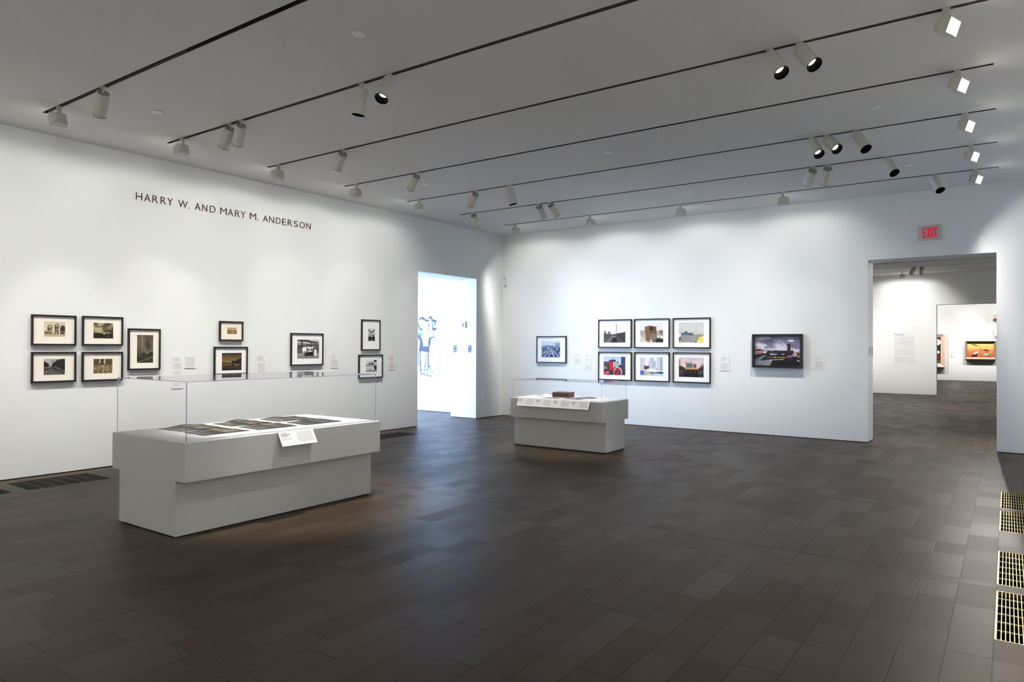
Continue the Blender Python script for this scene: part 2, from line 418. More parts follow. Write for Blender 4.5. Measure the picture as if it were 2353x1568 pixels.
def washer_light(name, parent, power):
    l = bpy.data.lights.new(name, 'POINT'); l.energy = power; l.shadow_soft_size = 0.05; l.color = WARM
    l.use_nodes = True; nt = l.node_tree; N = nt.nodes.new; L = nt.links.new
    em = nt.nodes.get('Emission') or N('ShaderNodeEmission')
    def M_(op, a, b=None, c=None):
        n = N('ShaderNodeMath'); n.operation = op
        for i, v in enumerate((a, b, c)):
            if v is None: continue
            if isinstance(v, (int, float)): n.inputs[i].default_value = v
            else: L(v, n.inputs[i])
        return n.outputs[0]
    def SS(v, a, b, lo=0.0, hi=1.0):
        n = N('ShaderNodeMapRange'); n.interpolation_type = 'SMOOTHSTEP'; L(v, n.inputs[0])
        n.inputs[1].default_value = a; n.inputs[2].default_value = b; n.inputs[3].default_value = lo; n.inputs[4].default_value = hi
        return n.outputs[0]
    tc = N('ShaderNodeTexCoord'); s = N('ShaderNodeSeparateXYZ'); L(tc.outputs['Normal'], s.inputs[0])
    nx, ny, nz = s.outputs
    h = M_('MAXIMUM', nx, 0.27)
    core = M_('POWER', M_('DIVIDE', 1.0, h), 2.45)
    front = SS(nx, 0.08, 0.36)
    upc = M_('SUBTRACT', 1.0, SS(nz, -0.21, 0.03))
    along = M_('MAXIMUM', M_('ADD', M_('MULTIPLY', nx, 0.50), M_('MULTIPLY', nz, -0.866)), 0.05)
    lat = M_('SUBTRACT', 1.0, SS(M_('DIVIDE', M_('ABSOLUTE', ny), M_('ADD', along, M_('MULTIPLY', nx, 0.35))), 0.25, 1.35))
    k = M_('MULTIPLY', M_('MULTIPLY', core, front), M_('MULTIPLY', upc, lat))
    L(k, em.inputs['Strength'])
    o = bpy.data.objects.new(name, l); COL.objects.link(o); o.parent = parent
    o.location = (0.085, 0, -0.125)
    return o
def washer_proto():
    r = empty('wall_washer_light', (0, 0, 0))
    b = MB(); b.box(-0.022, 0.022, -0.016, 0.016, -0.085, 0.006); b.build('bracket', M_LAMP, r)
    ti = Euler((0, math.radians(20), 0)).to_matrix()
    def P(x, y, z): return ti @ Vector((x, y, z)) + Vector((0, 0, -0.128))
    # tapering hood: small back plate, wider open mouth, built as a shell
    B = [P(-0.062, -0.046, -0.034), P(-0.062, 0.046, -0.034), P(-0.062, 0.046, 0.034), P(-0.062, -0.046, 0.034)]
    Mm = [P(-0.020, -0.074, -0.060), P(-0.020, 0.074, -0.060), P(-0.020, 0.074, 0.052), P(-0.020, -0.074, 0.052)]
    F = [P(0.055, -0.080, -0.060), P(0.055, 0.080, -0.060), P(0.055, 0.080, 0.052), P(0.055, -0.080, 0.052)]
    F2 = [P(0.055, -0.075, -0.055), P(0.055, 0.075, -0.055), P(0.055, 0.075, 0.047), P(0.055, -0.075, 0.047)]
    I2 = [P(-0.004, -0.066, -0.045), P(-0.004, 0.066, -0.045), P(-0.004, 0.066, 0.040), P(-0.004, -0.066, 0.040)]
    b = MB(); b.quad(*B)
    for a, c in ((B, Mm), (Mm, F), (F, F2), (F2, I2)):
        for k in range(4): b.quad(a[k], a[(k+1) % 4], c[(k+1) % 4], c[k])
    b.build('hood', M_LAMP, r)
    b = MB(); b.quad(*I2); b.build('reflector', M_GLOWW, r)
    return r
W0 = washer_proto(); W_USED = [False]
def washer(x, y, rz, label, power=1.0, group='wall washer lights', lrz=0):
    if not W_USED[0]: r = W0; W_USED[0] = True
    else:
        r = W0.copy(); COL.objects.link(r)
        for ch in W0.children:
            if ch.type == 'MESH': c = ch.copy(); COL.objects.link(c); c.parent = r
    r.location = (x, y, H); r.rotation_euler = (0, 0, rz)
    if power > 0:
        wl = washer_light('wash', r, WASH_P*power); wl.rotation_euler = (0, 0, lrz)
        if lrz: wl.location = (0.13, 0.05, -0.135)
    return tag(r, label, 'wall washer', group)
PI = math.pi
NT = TY; TY = TY[2:]
washer(1.16, TY[0], PI, 'wall washer above the left wall behind the viewpoint, out of the picture')  # out of view, added to light the near end of the left wall
washer(1.16, NT[1], PI, 'wall washer at the left end of the track just behind the viewpoint')  # likewise unseen and added for its light
for x, l in ((1.6, 'leftmost'), (3.9, 'second'), (6.2, 'third'), (8.5, 'rightmost')): washer(x, NT[0], -PI/2, l+' wall washer turned to the wall behind the viewpoint', 2.8, 'washers behind the viewpoint')  # unseen washers added to lift the ambient light of the room
washer(1.184, TY[1], PI, 'largest angular wall washer at far left, end of the nearest track')
washer(1.160, TY[2], PI, 'angular wall washer at left end of the second track, above the first letters')
washer(1.085, TY[3], PI, 'angular wall washer at left end of the third track, above the middle of the lettering')
washer(1.102, TY[4], PI, 'angular wall washer at left end of the fourth track, right of the lettering')
washer(1.112, TY[5], PI, 'angular wall washer at left end of the fifth track, by the left opening')
wb = ['small wall washer nearest the room corner, leftmost on the last track', 'wall washer on the last track above the single blue-toned photograph', 'wall washer on the last track above the group of six photographs', 'wall washer on the last track above the big stormy skyline photograph']
for x, l in zip((1.118, 2.851, 4.638, 6.357), wb): washer(x, TY[7], PI/2, l, 1.2)
wr = ['glaring wall washer on the right of the tracks, above and behind the picture', 'glaring wall washer on the nearest track, above the picture', 'glaring wall washer on the second track, above the picture',  # the first is out of view, added for the light it gives
      'brightest glaring lamp at top right, on the third track', 'glaring lamp at right end of the fourth track, second from the top', 'glaring lamp at right end of the fifth track, middle of the glaring row',
      'glaring lamp at right end of the sixth track, fourth from the top', 'smallest glaring lamp, right end of the last track by the back wall']
for i, l in enumerate(wr): washer(8.937, TY[i], -math.radians(20), l, 1.6 if i < 7 else 0.9, 'glaring wall washers along the right side', math.radians(45) if i == 7 else 0)

SP = [(0, 2.151, (-0.661, 0.178, -0.729), 'large cream spotlight at top left, next to the biggest washer', 0.9),
(1, 2.152, (-0.719, 0.128, -0.683), 'left spotlight of the close pair on the second track, tilted to the left wall', 0.6),
(1, 2.362, (-0.685, 0.262, -0.68), 'right spotlight of the close pair on the second track, partly behind its neighbour', 0.5),
(1, 4.292, (-0.18, -0.01, -0.983), 'nearly upright spotlight left of the one with a glowing mouth, second track', 10.5),
(1, 4.659, (0.114, -0.518, -0.847), 'cream spotlight with a glowing mouth tilted down left, middle of the second track', 0.5),
(2, 2.401, (-0.769, 0.313, -0.557), 'only cream spotlight on the left half of the third track', 0.5),
(3, 2.366, (-0.766, 0.309, -0.563), 'only cylinder spotlight on the fourth track', 0.5),
(4, 2.336, (-0.714, 0.39, -0.582), 'spotlight on the fifth track tilted down left, above the left opening', 0.5),
(4, 2.998, (0.20, 0.15, -0.96), 'nearly upright spotlight on the fifth track above the small case', 7.0),
(5, 1.159, (-0.246, 0.77, -0.589), 'small spotlight at the very left end of the sixth track', 0.4),
(5, 2.616, (-0.166, 0.791, -0.589), 'left one of the two small parallel spotlights on the sixth track', 0.4),
(5, 2.857, (-0.008, 0.831, -0.556), 'right one of the two small parallel spotlights on the sixth track', 0.4),
(2, 7.679, (0.475, -0.373, -0.797), 'left one of the two big lit spotlights at upper right', 0.5),
(2, 7.916, (0.536, -0.36, -0.764), 'right one of the two big lit spotlights at upper right', 0.5),
(4, 7.407, (0.432, -0.479, -0.764), 'left one of the two glowing spotlights on the fifth track', 0.6),
(4, 7.577, (0.532, -0.531, -0.659), 'right one of the two glowing spotlights on the fifth track', 0.6),
(4, 7.887, (0.467, -0.361, -0.807), 'third spotlight of the fifth track cluster, its mouth unlit to view', 0.6),
(5, 7.115, (-0.456, 0.686, -0.567), 'left one of the two spotlights turned to the back wall, sixth track', 0.5),
(5, 7.306, (-0.274, 0.737, -0.618), 'right one of the two spotlights turned to the back wall, sixth track', 0.5),
(5, 8.01, (0.445, -0.425, -0.789), 'lone spotlight at right of the sixth track, black mouth down right', 0.6),
(6, 8.441, (0.349, -0.427, -0.834), 'lone spotlight at right of the last track, near the smallest glaring lamp', 0.6)]
for i, x, d, l, e in SP:
    spot(TY[i+1], x, d, l, e, 52 if e > 10 else 46 if e > 2 else 34 if d[0] < 0.1 else 46)
spot(TY[1], 6.40, (-0.68, 0.03, -0.72), 'spotlight on the nearest track aimed at the large case, above the picture', 1.4, 36)  # added out of view to brighten the near end of the deck
# fixtures of the rooms beyond the right opening
washer(6.50, T2Y[4], PI/2, 'tiny wall washer seen through the right opening, above the wall text', 3.4, None)
for y, l in ((1.70, 'first'), (4.50, 'second'), (10.36, 'third')): washer(12.9, y, 0, l+' wall washer on the hidden right side of the second room', 10.0, 'hidden second room washers')  # unseen, added for bounced light in the second room
washer(3.5, T2Y[4], PI/2, 'wall washer of the second room hidden behind the left side of the opening', 1.6, None)
spot(T2Y[3], 6.98, (-0.42, 0.75, -0.60), 'left one of the two tiny spotlights seen through the right opening', 0.8, 34, 'second room spotlights')
spot(T2Y[3], 7.18, (-0.12, 0.82, -0.60), 'right one of the two tiny spotlights seen through the right opening', 0.3, 30, 'second room spotlights')
spot(T2Y[1], 9.00, (0.0, -0.80, -0.62), 'spotlight of the second room shining back through the right opening', 7.0, 50, 'second room spotlights')
spot(T2Y[0], 6.30, (0.62, -0.30, -0.90), 'spotlight of the second room beside the right opening', 4.5, 46, 'second room spotlights')
spot(T2Y[1], 11.3, (-0.66, -0.66, -0.30), 'spotlight of the second room aimed at the jamb of the right opening', 5.0, 26, 'second room spotlights')  # hidden extra spot, added to brighten the jamb
spot(T2Y[2], 9.5, (-0.2, -0.3, -0.93), 'spotlight of the second room shining on its floor', 7.0, 60, 'second room spotlights')  # hidden extra spot, added for more ambient light here
for x, l in ((5.2, 'leftmost'), (6.9, 'second'), (8.6, 'third'), (10.3, 'rightmost')): washer(x, T3Y[0], PI/2, l+' wall washer in the farthest room, hidden above its doorway', 2.2, 'farthest room washers')
spot(T3Y[0], 7.9, (0.05, 0.50, -0.86), 'spotlight in the farthest room aimed at the landscape painting', 1.2, 46, None)

# ceiling cover discs
DP = [(5.075, -8.925, 0.055, 'largest ceiling disc at the top, between the nearest and second tracks'), (1.882, -8.854, 0.055, 'ceiling disc at upper left, right of the large cream spotlight'),
      (1.994, -4.759, 0.05, 'ceiling disc just right of the fourth track spotlight'), (5.128, -4.751, 0.05, 'ceiling disc in the middle of the ceiling, between fourth and fifth tracks'),
      (5.117, -1.951, 0.05, 'ceiling disc between sixth and last tracks, above the six photographs'), (8.2, -4.712, 0.05, 'ceiling disc at right, between fourth and fifth tracks'),
      (8.202, -1.905, 0.05, 'ceiling disc at right, between sixth and last tracks'), (1.987, -1.879, 0.05, 'ceiling disc left of the two small parallel spotlights')]
for x, y, r_, l in DP:
    o = MB().lathe([(r_, -0.006), (r_+0.002, -0.003), (r_-0.012, -0.002), (r_-0.012, 0.004)], 32).build('ceiling_disc', M_DISC, smooth=True)
    o.location = (x, y, H-0.004); tag(o, l, 'ceiling disc', 'concealed sprinkler covers')

# ------------------------------------------------------------------ printed pictures (drawn procedurally, sRGB values 0..255)
class Cv:
    def __init__(s, w, h, bg=(200, 200, 200), seed=1):
        s.w, s.h = w, h; s.a = np.ones((h, w, 3))*np.array(bg, float); s.r = np.random.RandomState(seed)
        yy, xx = np.mgrid[0:h, 0:w]; s.X = (xx+0.5)/w; s.Y = (yy+0.5)/h
    def vgrad(s, y0, y1, c0, c1):
        t = np.clip((s.Y-y0)/(y1-y0+1e-9), 0, 1)[..., None]; k = (s.Y >= y0) & (s.Y <= y1)
        s.a[k] = (np.array(c0)*(1-t)+np.array(c1)*t)[k]; return s
    def noise(s, n, seed=None):
        r = s.r if seed is None else np.random.RandomState(seed)
        out = np.zeros((s.h, s.w)); amp = 1; tot = 0
        while n < max(s.w, s.h):
            g = r.rand(n+2, n+2); fx = s.X*n; fy = s.Y*n; ix = fx.astype(int); iy = fy.astype(int); tx = fx-ix; ty = fy-iy
            tx = tx*tx*(3-2*tx); ty = ty*ty*(3-2*ty)
            out += amp*((g[iy, ix]*(1-tx)+g[iy, ix+1]*tx)*(1-ty)+(g[iy+1, ix]*(1-tx)+g[iy+1, ix+1]*tx)*ty); tot += amp; amp *= 0.6; n *= 2
        return out/tot
    def mottle(s, amt, n=4, y0=0, y1=1, mask=None):
        k = (s.Y >= y0) & (s.Y <= y1)
        if mask is not None: k &= mask
        f = (s.noise(n)-0.5)*2*amt; s.a[k] += f[k][:, None]; return s
    def mask_poly(s, P):
        ins = np.zeros((s.h, s.w), bool); n = len(P)
        for i in range(n):
            x0, y0 = P[i]; x1, y1 = P[(i+1) % n]
            if y0 == y1: continue
            c = ((s.Y < y0) != (s.Y < y1)) & (s.X < (x1-x0)*(s.Y-y0)/(y1-y0)+x0); ins ^= c
        return ins
    def poly(s, P, c, al=1.0, mot=0):
        k = s.mask_poly(P); s.a[k] = s.a[k]*(1-al)+np.array(c, float)*al
        if mot: s.mottle(mot, 8, mask=k)
        return s
    def rect(s, x0, y0, x1, y1, c, al=1.0, mot=0): return s.poly([(x0, y0), (x1, y0), (x1, y1), (x0, y1)], c, al, mot)
    def ell(s, cx, cy, rx, ry, c, al=1.0):
        k = ((s.X-cx)/rx)**2+((s.Y-cy)/ry)**2 < 1; s.a[k] = s.a[k]*(1-al)+np.array(c, float)*al; return s
    def line(s, x0, y0, x1, y1, w, c, al=1.0):
        dx, dy = x1-x0, y1-y0; L2 = dx*dx+dy*dy+1e-9; t = np.clip(((s.X-x0)*dx+(s.Y-y0)*dy)/L2, 0, 1)
        k = np.hypot(s.X-x0-t*dx, s.Y-y0-t*dy) < w; s.a[k] = s.a[k]*(1-al)+np.array(c, float)*al; return s
    def clouds(s, y0, y1, c0, c1, n=3, gain=2.2):
        k = (s.Y >= y0) & (s.Y <= y1); f = np.clip((s.noise(n)-0.5)*gain+0.5, 0, 1)[..., None]
        s.a[k] = (np.array(c0)*(1-f)+np.array(c1)*f)[k]; return s
    def skyline(s, y, hmax, c, n=14, base=1.0, lit=0):
        x = 0.0
        while x < 1:
            w = s.r.uniform(0.5, 1.6)/n; h = s.r.uniform(0.15, 1.0)*hmax; cc = np.array(c)+s.r.uniform(-18, 18)
            s.rect(x, y-h, min(1, x+w), base, cc); x += w
        return s
    def blobs(s, n, x0, x1, y0, y1, r0, r1, cols, al=1.0):
        for _ in range(n):
            r = s.r.uniform(r0, r1); c = cols[s.r.randint(len(cols))]
            s.ell(s.r.uniform(x0, x1), s.r.uniform(y0, y1), r*s.r.uniform(0.6, 1.8), r, c, al)
        return s

def print_mesh(name, cv, w, h, m=None, parent=None, fn=None):
    """rectangular sheet in local XZ facing -Y (or shaped by fn(u,v)), picture as a colour attribute"""
    nx, ny = cv.w-1, cv.h-1
    V = []; F = []
    for j in range(ny+1):
        for i in range(nx+1):
            u, v = i/nx, j/ny
            V.append(fn(u, v) if fn else ((u-0.5)*w, 0, (0.5-v)*h))
    for j in range(ny):
        for i in range(nx):
            a = j*(nx+1)+i; F.append((a, a+nx+1, a+nx+2, a+1))
    me = bpy.data.meshes.new(name); me.from_pydata(V, [], F); me.update()
    ca = me.color_attributes.new('print_color', 'FLOAT_COLOR', 'POINT')
    c = np.clip(cv.a, 0, 255)/255.0; lin = np.where(c <= 0.04045, c/12.92, ((c+0.055)/1.055)**2.4)
    col = np.ones((len(V), 4), np.float32); col[:, :3] = lin.reshape(-1, 3)
    ca.data.foreach_set('color', col.ravel())
    me.materials.append(m or M_PRINT)
    o = bpy.data.objects.new(name, me); COL.objects.link(o)
    if parent: o.parent = parent
    return o

def pic_houses():
    c = Cv(76, 56, (222, 208, 182), 3); c.vgrad(0, 1, (205, 196, 176), (226, 212, 186))
    D = (62, 50, 36); Md = (128, 110, 84); Lt = (205, 190, 160)
    c.poly([(.75, .38), (.85, .2), (1, .32), (1, .8), (.75, .8)], (60, 52, 40), 1, 14)
    for x0, x1, a in ((.14, .42, .36), (.47, .73, .28)):
        c.rect(x0+.02, a, x1-.02, .8, Md, 1, 14); c.poly([(x0-.01, a), ((x0+x1)/2, a-.18), (x1+.02, a)], D); c.poly([(x0+.05, a-.01), ((x0+x1)/2, a-.12), (x1-.04, a-.01)], Lt)
        for k in range(3):
            xx = x0+.05+k*(x1-x0-.1)/3; c.rect(xx, a+.06, xx+.05, a+.17, D); c.rect(xx, a+.27, xx+.05, a+.40, D); c.rect(xx+.055, a+.05, xx+.066, .76, Lt)
    c.rect(.0, .60, .16, .78, (105, 90, 68), 1, 25); c.rect(.04, .64, .97, .66, Lt)
    for k in range(16): c.rect(.03+k*.06, .66, .045+k*.06, .79, D if k % 3 else Lt)
    c.rect(0, .80, 1, 1, (196, 180, 150)); c.rect(0, .86, 1, .88, (150, 132, 104)); c.blobs(14, 0, 1, .77, .81, .008, .02, [D]); return c.mottle(16, 12)
def pic_storm():
    c = Cv(70, 56, (90, 80, 60), 5); c.clouds(0, .74, (52, 46, 38), (182, 166, 126), 3, 2.6); c.ell(.2, .5, .3, .14, (206, 190, 142), .55)
    c.poly([(0, .66), (.2, .62), (.5, .68), (.8, .63), (1, .66), (1, 1), (0, 1)], (34, 28, 20), 1, 18); c.line(.2, .3, .75, .12, .03, (48, 42, 34), .6)
    c.ell(.55, .69, .07, .022, (225, 220, 200)); c.ell(.75, .67, .04, .02, (205, 198, 170)); c.ell(.72, .84, .025, .02, (230, 226, 210)); return c
def pic_road():
    c = Cv(74, 56, (160, 160, 158), 8); c.vgrad(0, .5, (176, 178, 178), (150, 152, 150)); c.poly([(0, .12), (.1, .2), (.22, .3), (.28, .42), (.2, .5), (0, .5)], (28, 26, 24), 1, 10)
    c.poly([(.34, .5), (.42, .3), (.62, .08), (1, .0), (1, .8), (.8, .75), (.6, .6)], (40, 40, 44), 1, 16); c.line(.44, .1, .42, .5, .01, (40, 38, 34)); c.rect(.38, .12, .5, .16, (70, 70, 68))
    c.poly([(0, .5), (.6, .48), (1, .8), (1, 1), (0, 1)], (96, 94, 92), 1, 30)
    for k in range(7): c.line(.42, .5, -.1+k*.22, 1.05, .006+.003*k, (44, 42, 42))
    c.poly([(0, .62), (.2, .56), (.36, .6), (.0, .8)], (42, 40, 38), .8); return c.mottle(12, 14)
def pic_rails():
    c = Cv(66, 52, (150, 128, 90), 9); c.rect(0, 0, 1, 1, (120, 100, 70), 1, 40); c.rect(0, 0, .3, .45, (88, 68, 48), 1, 30); c.rect(.34, 0, .54, .5, (70, 58, 40), 1, 20); c.rect(.62, .02, 1, .4, (80, 74, 46), 1, 34); c.rect(.3, 0, .36, .3, (196, 180, 140)); c.rect(.54, 0, .62, .34, (188, 176, 138))
    for k in range(9): c.line(.44, .4, -.15+k*.17, 1.05, .013, (44, 34, 24) if k % 2 else (198, 180, 134))
    c.rect(.32, .36, .5, .41, (34, 28, 22)); c.blobs(60, 0, 1, .5, 1, .01, .03, [(40, 34, 24), (190, 172, 126), (90, 74, 50)]); return c
def pic_tall():
    c = Cv(52, 88, (84, 78, 64), 12); c.clouds(0, .68, (58, 54, 44), (118, 110, 92), 3, 1.8); c.poly([(0, .72), (.3, .66), (.6, .68), (1, .6), (1, 1), (0, 1)], (50, 46, 34), 1, 20)
    c.line(0, .98, 1, .78, .012, (122, 116, 92)); c.ell(.46, .64, .05, .03, (34, 30, 26)); c.ell(.86, .66, .12, .05, (34, 30, 26), .8)
    for x, y in ((.2, .75), (.34, .8), (.27, .72)): c.ell(x, y, .022, .01, (200, 190, 160))
    return c
def pic_sepia():
    c = Cv(50, 36, (190, 160, 118), 14); c.vgrad(0, .45, (170, 140, 104), (214, 186, 140)); c.rect(0, .42, 1, 1, (130, 96, 64), 1, 36); c.skyline(.46, .14, (132, 100, 68), 18, .7); c.ell(.6, .72, .12, .05, (226, 204, 160)); c.rect(0, .85, 1, 1, (104, 74, 48), 1, 20); return c
def pic_lake():
    c = Cv(70, 62, (60, 48, 26), 16); c.vgrad(0, .55, (52, 42, 26), (150, 122, 66)); c.clouds(.0, .1, (40, 32, 20), (56, 44, 28)); c.mottle(14, 4, 0, .5); c.vgrad(.55, 1, (104, 84, 44), (24, 18, 10))
    c.poly([(.45, .56), (.6, .5), (.8, .38), (1, .28), (1, .64), (.6, .6)], (20, 17, 12)); c.poly([(0, .52), (.3, .55), (.5, .55), (.5, .58), (0, .6)], (30, 24, 16)); c.ell(.56, .5, .06, .07, (18, 14, 10)); c.ell(.56, .68, .05, .07, (26, 20, 12), .8); c.ell(.72, .67, .1, .02, (186, 156, 92), .8); c.line(.1, .72, .4, .62, .01, (130, 104, 56)); return c
def pic_market():
    c = Cv(78, 68, (150, 150, 150), 18); c.rect(0, 0, 1, .3, (196, 196, 194)); c.poly([(0, 0), (.5, .02), (1, .24), (1, .34), (.5, .16), (0, .12)], (104, 104, 102)); c.poly([(.1, 0), (1, .14), (1, .2), (.1, .05)], (38, 38, 38))
    c.rect(0, .26, 1, .72, (84, 84, 84), 1, 46); c.rect(.19, .04, .25, .55, (26, 26, 26)); c.rect(.6, .12, .64, .4, (40, 40, 40)); c.line(0, .2, 1, .3, .018, (50, 50, 50))
    for x, y, h in ((.28, .38, .3), (.37, .36, .28), (.82, .5, .38), (.5, .36, .12), (.58, .38, .14), (.68, .36, .1)):
        c.ell(x, y+h/2, .05, h/2, (232, 232, 230)); c.ell(x, y-.01, .025, .03, (60, 58, 56))
    c.poly([(.3, .72), (.7, .62), (.75, .86), (.34, .9)], (24, 24, 24)); c.ell(.58, .6, .12, .04, (210, 210, 208)); c.rect(0, .86, 1, 1, (120, 120, 118), 1, 30)
    for k in range(6): c.line(0, .8+k*.04, .35, .6+k*.05, .008, (200, 200, 198) if k % 2 else (40, 40, 40))
    return c
def pic_tree():
    c = Cv(44, 78, (196, 196, 196), 20); c.vgrad(0, .7, (214, 214, 214), (168, 168, 168))
    for s_ in (-1, 1):
        c.line(.5, .36, .5+s_*.26, .24, .035, (24, 24, 24)); c.line(.5+s_*.26, .24, .5+s_*.42, .14, .03, (24, 24, 24)); c.line(.5+s_*.1, .2, .5+s_*.4, .18, .02, (30, 30, 30)); c.ell(.5+s_*.4, .12, .07, .03, (24, 24, 24))
    c.line(.5, .3, .5, .6, .03, (120, 120, 120)); c.rect(0, .52, 1, .56, (90, 90, 90)); c.ell(.26, .84, .27, .23, (14, 14, 14)); c.ell(.74, .84, .27, .23, (14, 14, 14)); c.rect(.3, .74, .7, 1, (14, 14, 14)); c.ell(.78, .56, .1, .05, (20, 20, 20)); c.line(.42, .98, .44, .86, .02, (200, 200, 200)); c.line(.58, .98, .56, .86, .02, (200, 200, 200)); return c
def pic_pier():
    c = Cv(56, 60, (214, 214, 216), 22); c.vgrad(0, 1, (226, 226, 228), (190, 190, 194)); c.rect(0, .36, 1, .42, (24, 24, 26)); c.rect(0, .47, 1, .5, (60, 60, 62))
    for x in (.3, .38, .5, .56, .64): c.ell(x, .3, .035, .08, (20, 20, 22)); c.ell(x, .2, .022, .03, (20, 20, 22))
    c.rect(.72, .02, .98, .16, (24, 24, 26)); c.line(.9, .1, .6, .36, .012, (24, 24, 26)); c.poly([(.7, .5), (1, .46), (1, .95), (.8, .8)], (26, 26, 28)); c.rect(0, .8, 1, 1, (150, 150, 154), 1, 40); c.line(.1, .86, .5, .74, .012, (50, 50, 52)); return c
def pic_blue():
    c = Cv(74, 68, (170, 184, 206), 24); c.vgrad(0, .4, (206, 216, 230), (176, 192, 216)); c.skyline(.40, .13, (96, 116, 156), 22, .62)
    for x in (.74, .82, .9): c.rect(x, .13, x+.055, .42, (104, 124, 160)); 
    c.rect(0, .42, 1, 1, (74, 92, 130), 1, 60); c.blobs(90, 0, 1, .44, .8, .008, .03, [(220, 228, 238), (34, 46, 78), (120, 140, 176)])
    for k in range(8): c.line(.52, .5, k*.16-.1, 1.05, .016, (206, 216, 232) if k % 2 else (28, 40, 70), .85)
    return c
def pic_street():
    c = Cv(80, 70, (232, 232, 232), 26); c.vgrad(0, .5, (240, 240, 242), (228, 226, 224)); c.rect(.03, .38, .13, .6, (112, 108, 106)); c.rect(.2, .4, .36, .6, (120, 116, 112)); c.ell(.45, .45, .14, .12, (250, 250, 248), .8)
    c.poly([(0, .5), (.4, .55), (.6, .5), (1, .45), (1, 1), (0, 1)], (84, 80, 80), 1, 22); c.poly([(.6, .55), (1, .42), (1, .98), (.72, .8)], (54, 54, 62), 1, 14); c.line(.58, .03, .61, .95, .012, (62, 60, 60)); c.line(.52, .05, .64, .05, .012, (52, 50, 50)); c.line(.86, .24, .86, .45, .006, (170, 168, 168))
    c.poly([(.4, .84), (.42, .7), (.48, .64), (.56, .66), (.6, .8), (.6, .98), (.4, .98)], (30, 28, 30)); c.ell(.49, .68, .06, .03, (160, 160, 160)); c.poly([(.3, 1), (.45, .6), (.3, .7), (.1, 1)], (130, 126, 122), .6); return c
def pic_brick():
    c = Cv(84, 70, (226, 226, 226), 28); c.rect(0, .38, 1, 1, (176, 164, 150), 1, 30); c.rect(0, .38, .22, .42, (120, 116, 112))
    c.poly([(.2, .2), (.38, .14), (.42, .98), (.26, .9)], (140, 104, 70)); c.poly([(.38, .14), (.7, .2), (.72, .8), (.42, .98)], (112, 74, 44), 1, 14); c.poly([(.42, .16), (.56, .18), (.56, .38), (.42, .36)], (48, 36, 30)); c.poly([(.2, .2), (.38, .13), (.7, .19), (.7, .22), (.38, .17), (.2, .24)], (96, 62, 42))
    for j in range(8):
        for i in range(4): c.rect(.235+i*.038, .28+j*.08, .255+i*.038, .33+j*.08, (70, 52, 40))
    c.poly([(.42, .58), (.66, .5), (.72, .6), (.7, .98), (.44, .98)], (118, 104, 92), 1, 30); c.poly([(.0, .9), (0, .58), (.2, .8), (.34, 1), (0, 1)], (206, 196, 182), 1, 22); c.poly([(.66, 1), (.72, .76), (1, .82), (1, 1)], (36, 36, 42), 1, 20); c.ell(.48, .92, .03, .09, (232, 230, 226)); c.ell(.9, .48, .08, .12, (130, 92, 76), .9); c.poly([(.74, .66), (1, .62), (1, .78), (.78, .76)], (236, 236, 236)); c.blobs(26, .72, 1, .5, .8, .008, .02, [(70, 60, 54), (200, 190, 180)]); return c
def pic_car():
    c = Cv(88, 70, (208, 207, 205), 30); c.vgrad(0, .5, (206, 206, 205), (212, 208, 202)); c.rect(0, .58, 1, 1, (150, 146, 142), 1, 14); c.blobs(60, 0, 1, .36, .56, .004, .012, [(150, 146, 140), (176, 170, 160), (110, 106, 102)]); c.rect(0, .5, 1, .6, (196, 190, 182), .7)
    c.poly([(.1, .56), (.12, .5), (.22, .5), (.26, .45), (.34, .45), (.38, .5), (.5, .52), (.61, .5), (.56, .6), (.48, .63), (.12, .6)], (84, 112, 128)); c.poly([(.23, .5), (.27, .46), (.33, .46), (.36, .5)], (44, 60, 70)); c.line(.12, .595, .56, .615, .012, (40, 46, 50)); c.ell(.45, .61, .03, .03, (30, 30, 32)); c.line(.5, .64, .96, .68, .006, (110, 106, 104))
    c.poly([(.72, .95), (.8, .76), (1, .62), (1, 1), (.72, 1)], (222, 206, 70)); c.poly([(.8, .78), (1, .7), (1, .78)], (240, 236, 160)); c.line(.74, .92, 1, .9, .012, (246, 244, 190)); c.ell(.68, .98, .05, .04, (40, 38, 34)); c.poly([(0, .56), (.1, .62), (.04, .72), (0, .74)], (238, 238, 236)); c.ell(.05, .8, .07, .07, (60, 60, 58), .8); c.ell(.67, .42, .015, .02, (190, 70, 60)); c.ell(.72, .2, .008, .02, (60, 60, 60)); c.mottle(7, 20); return c
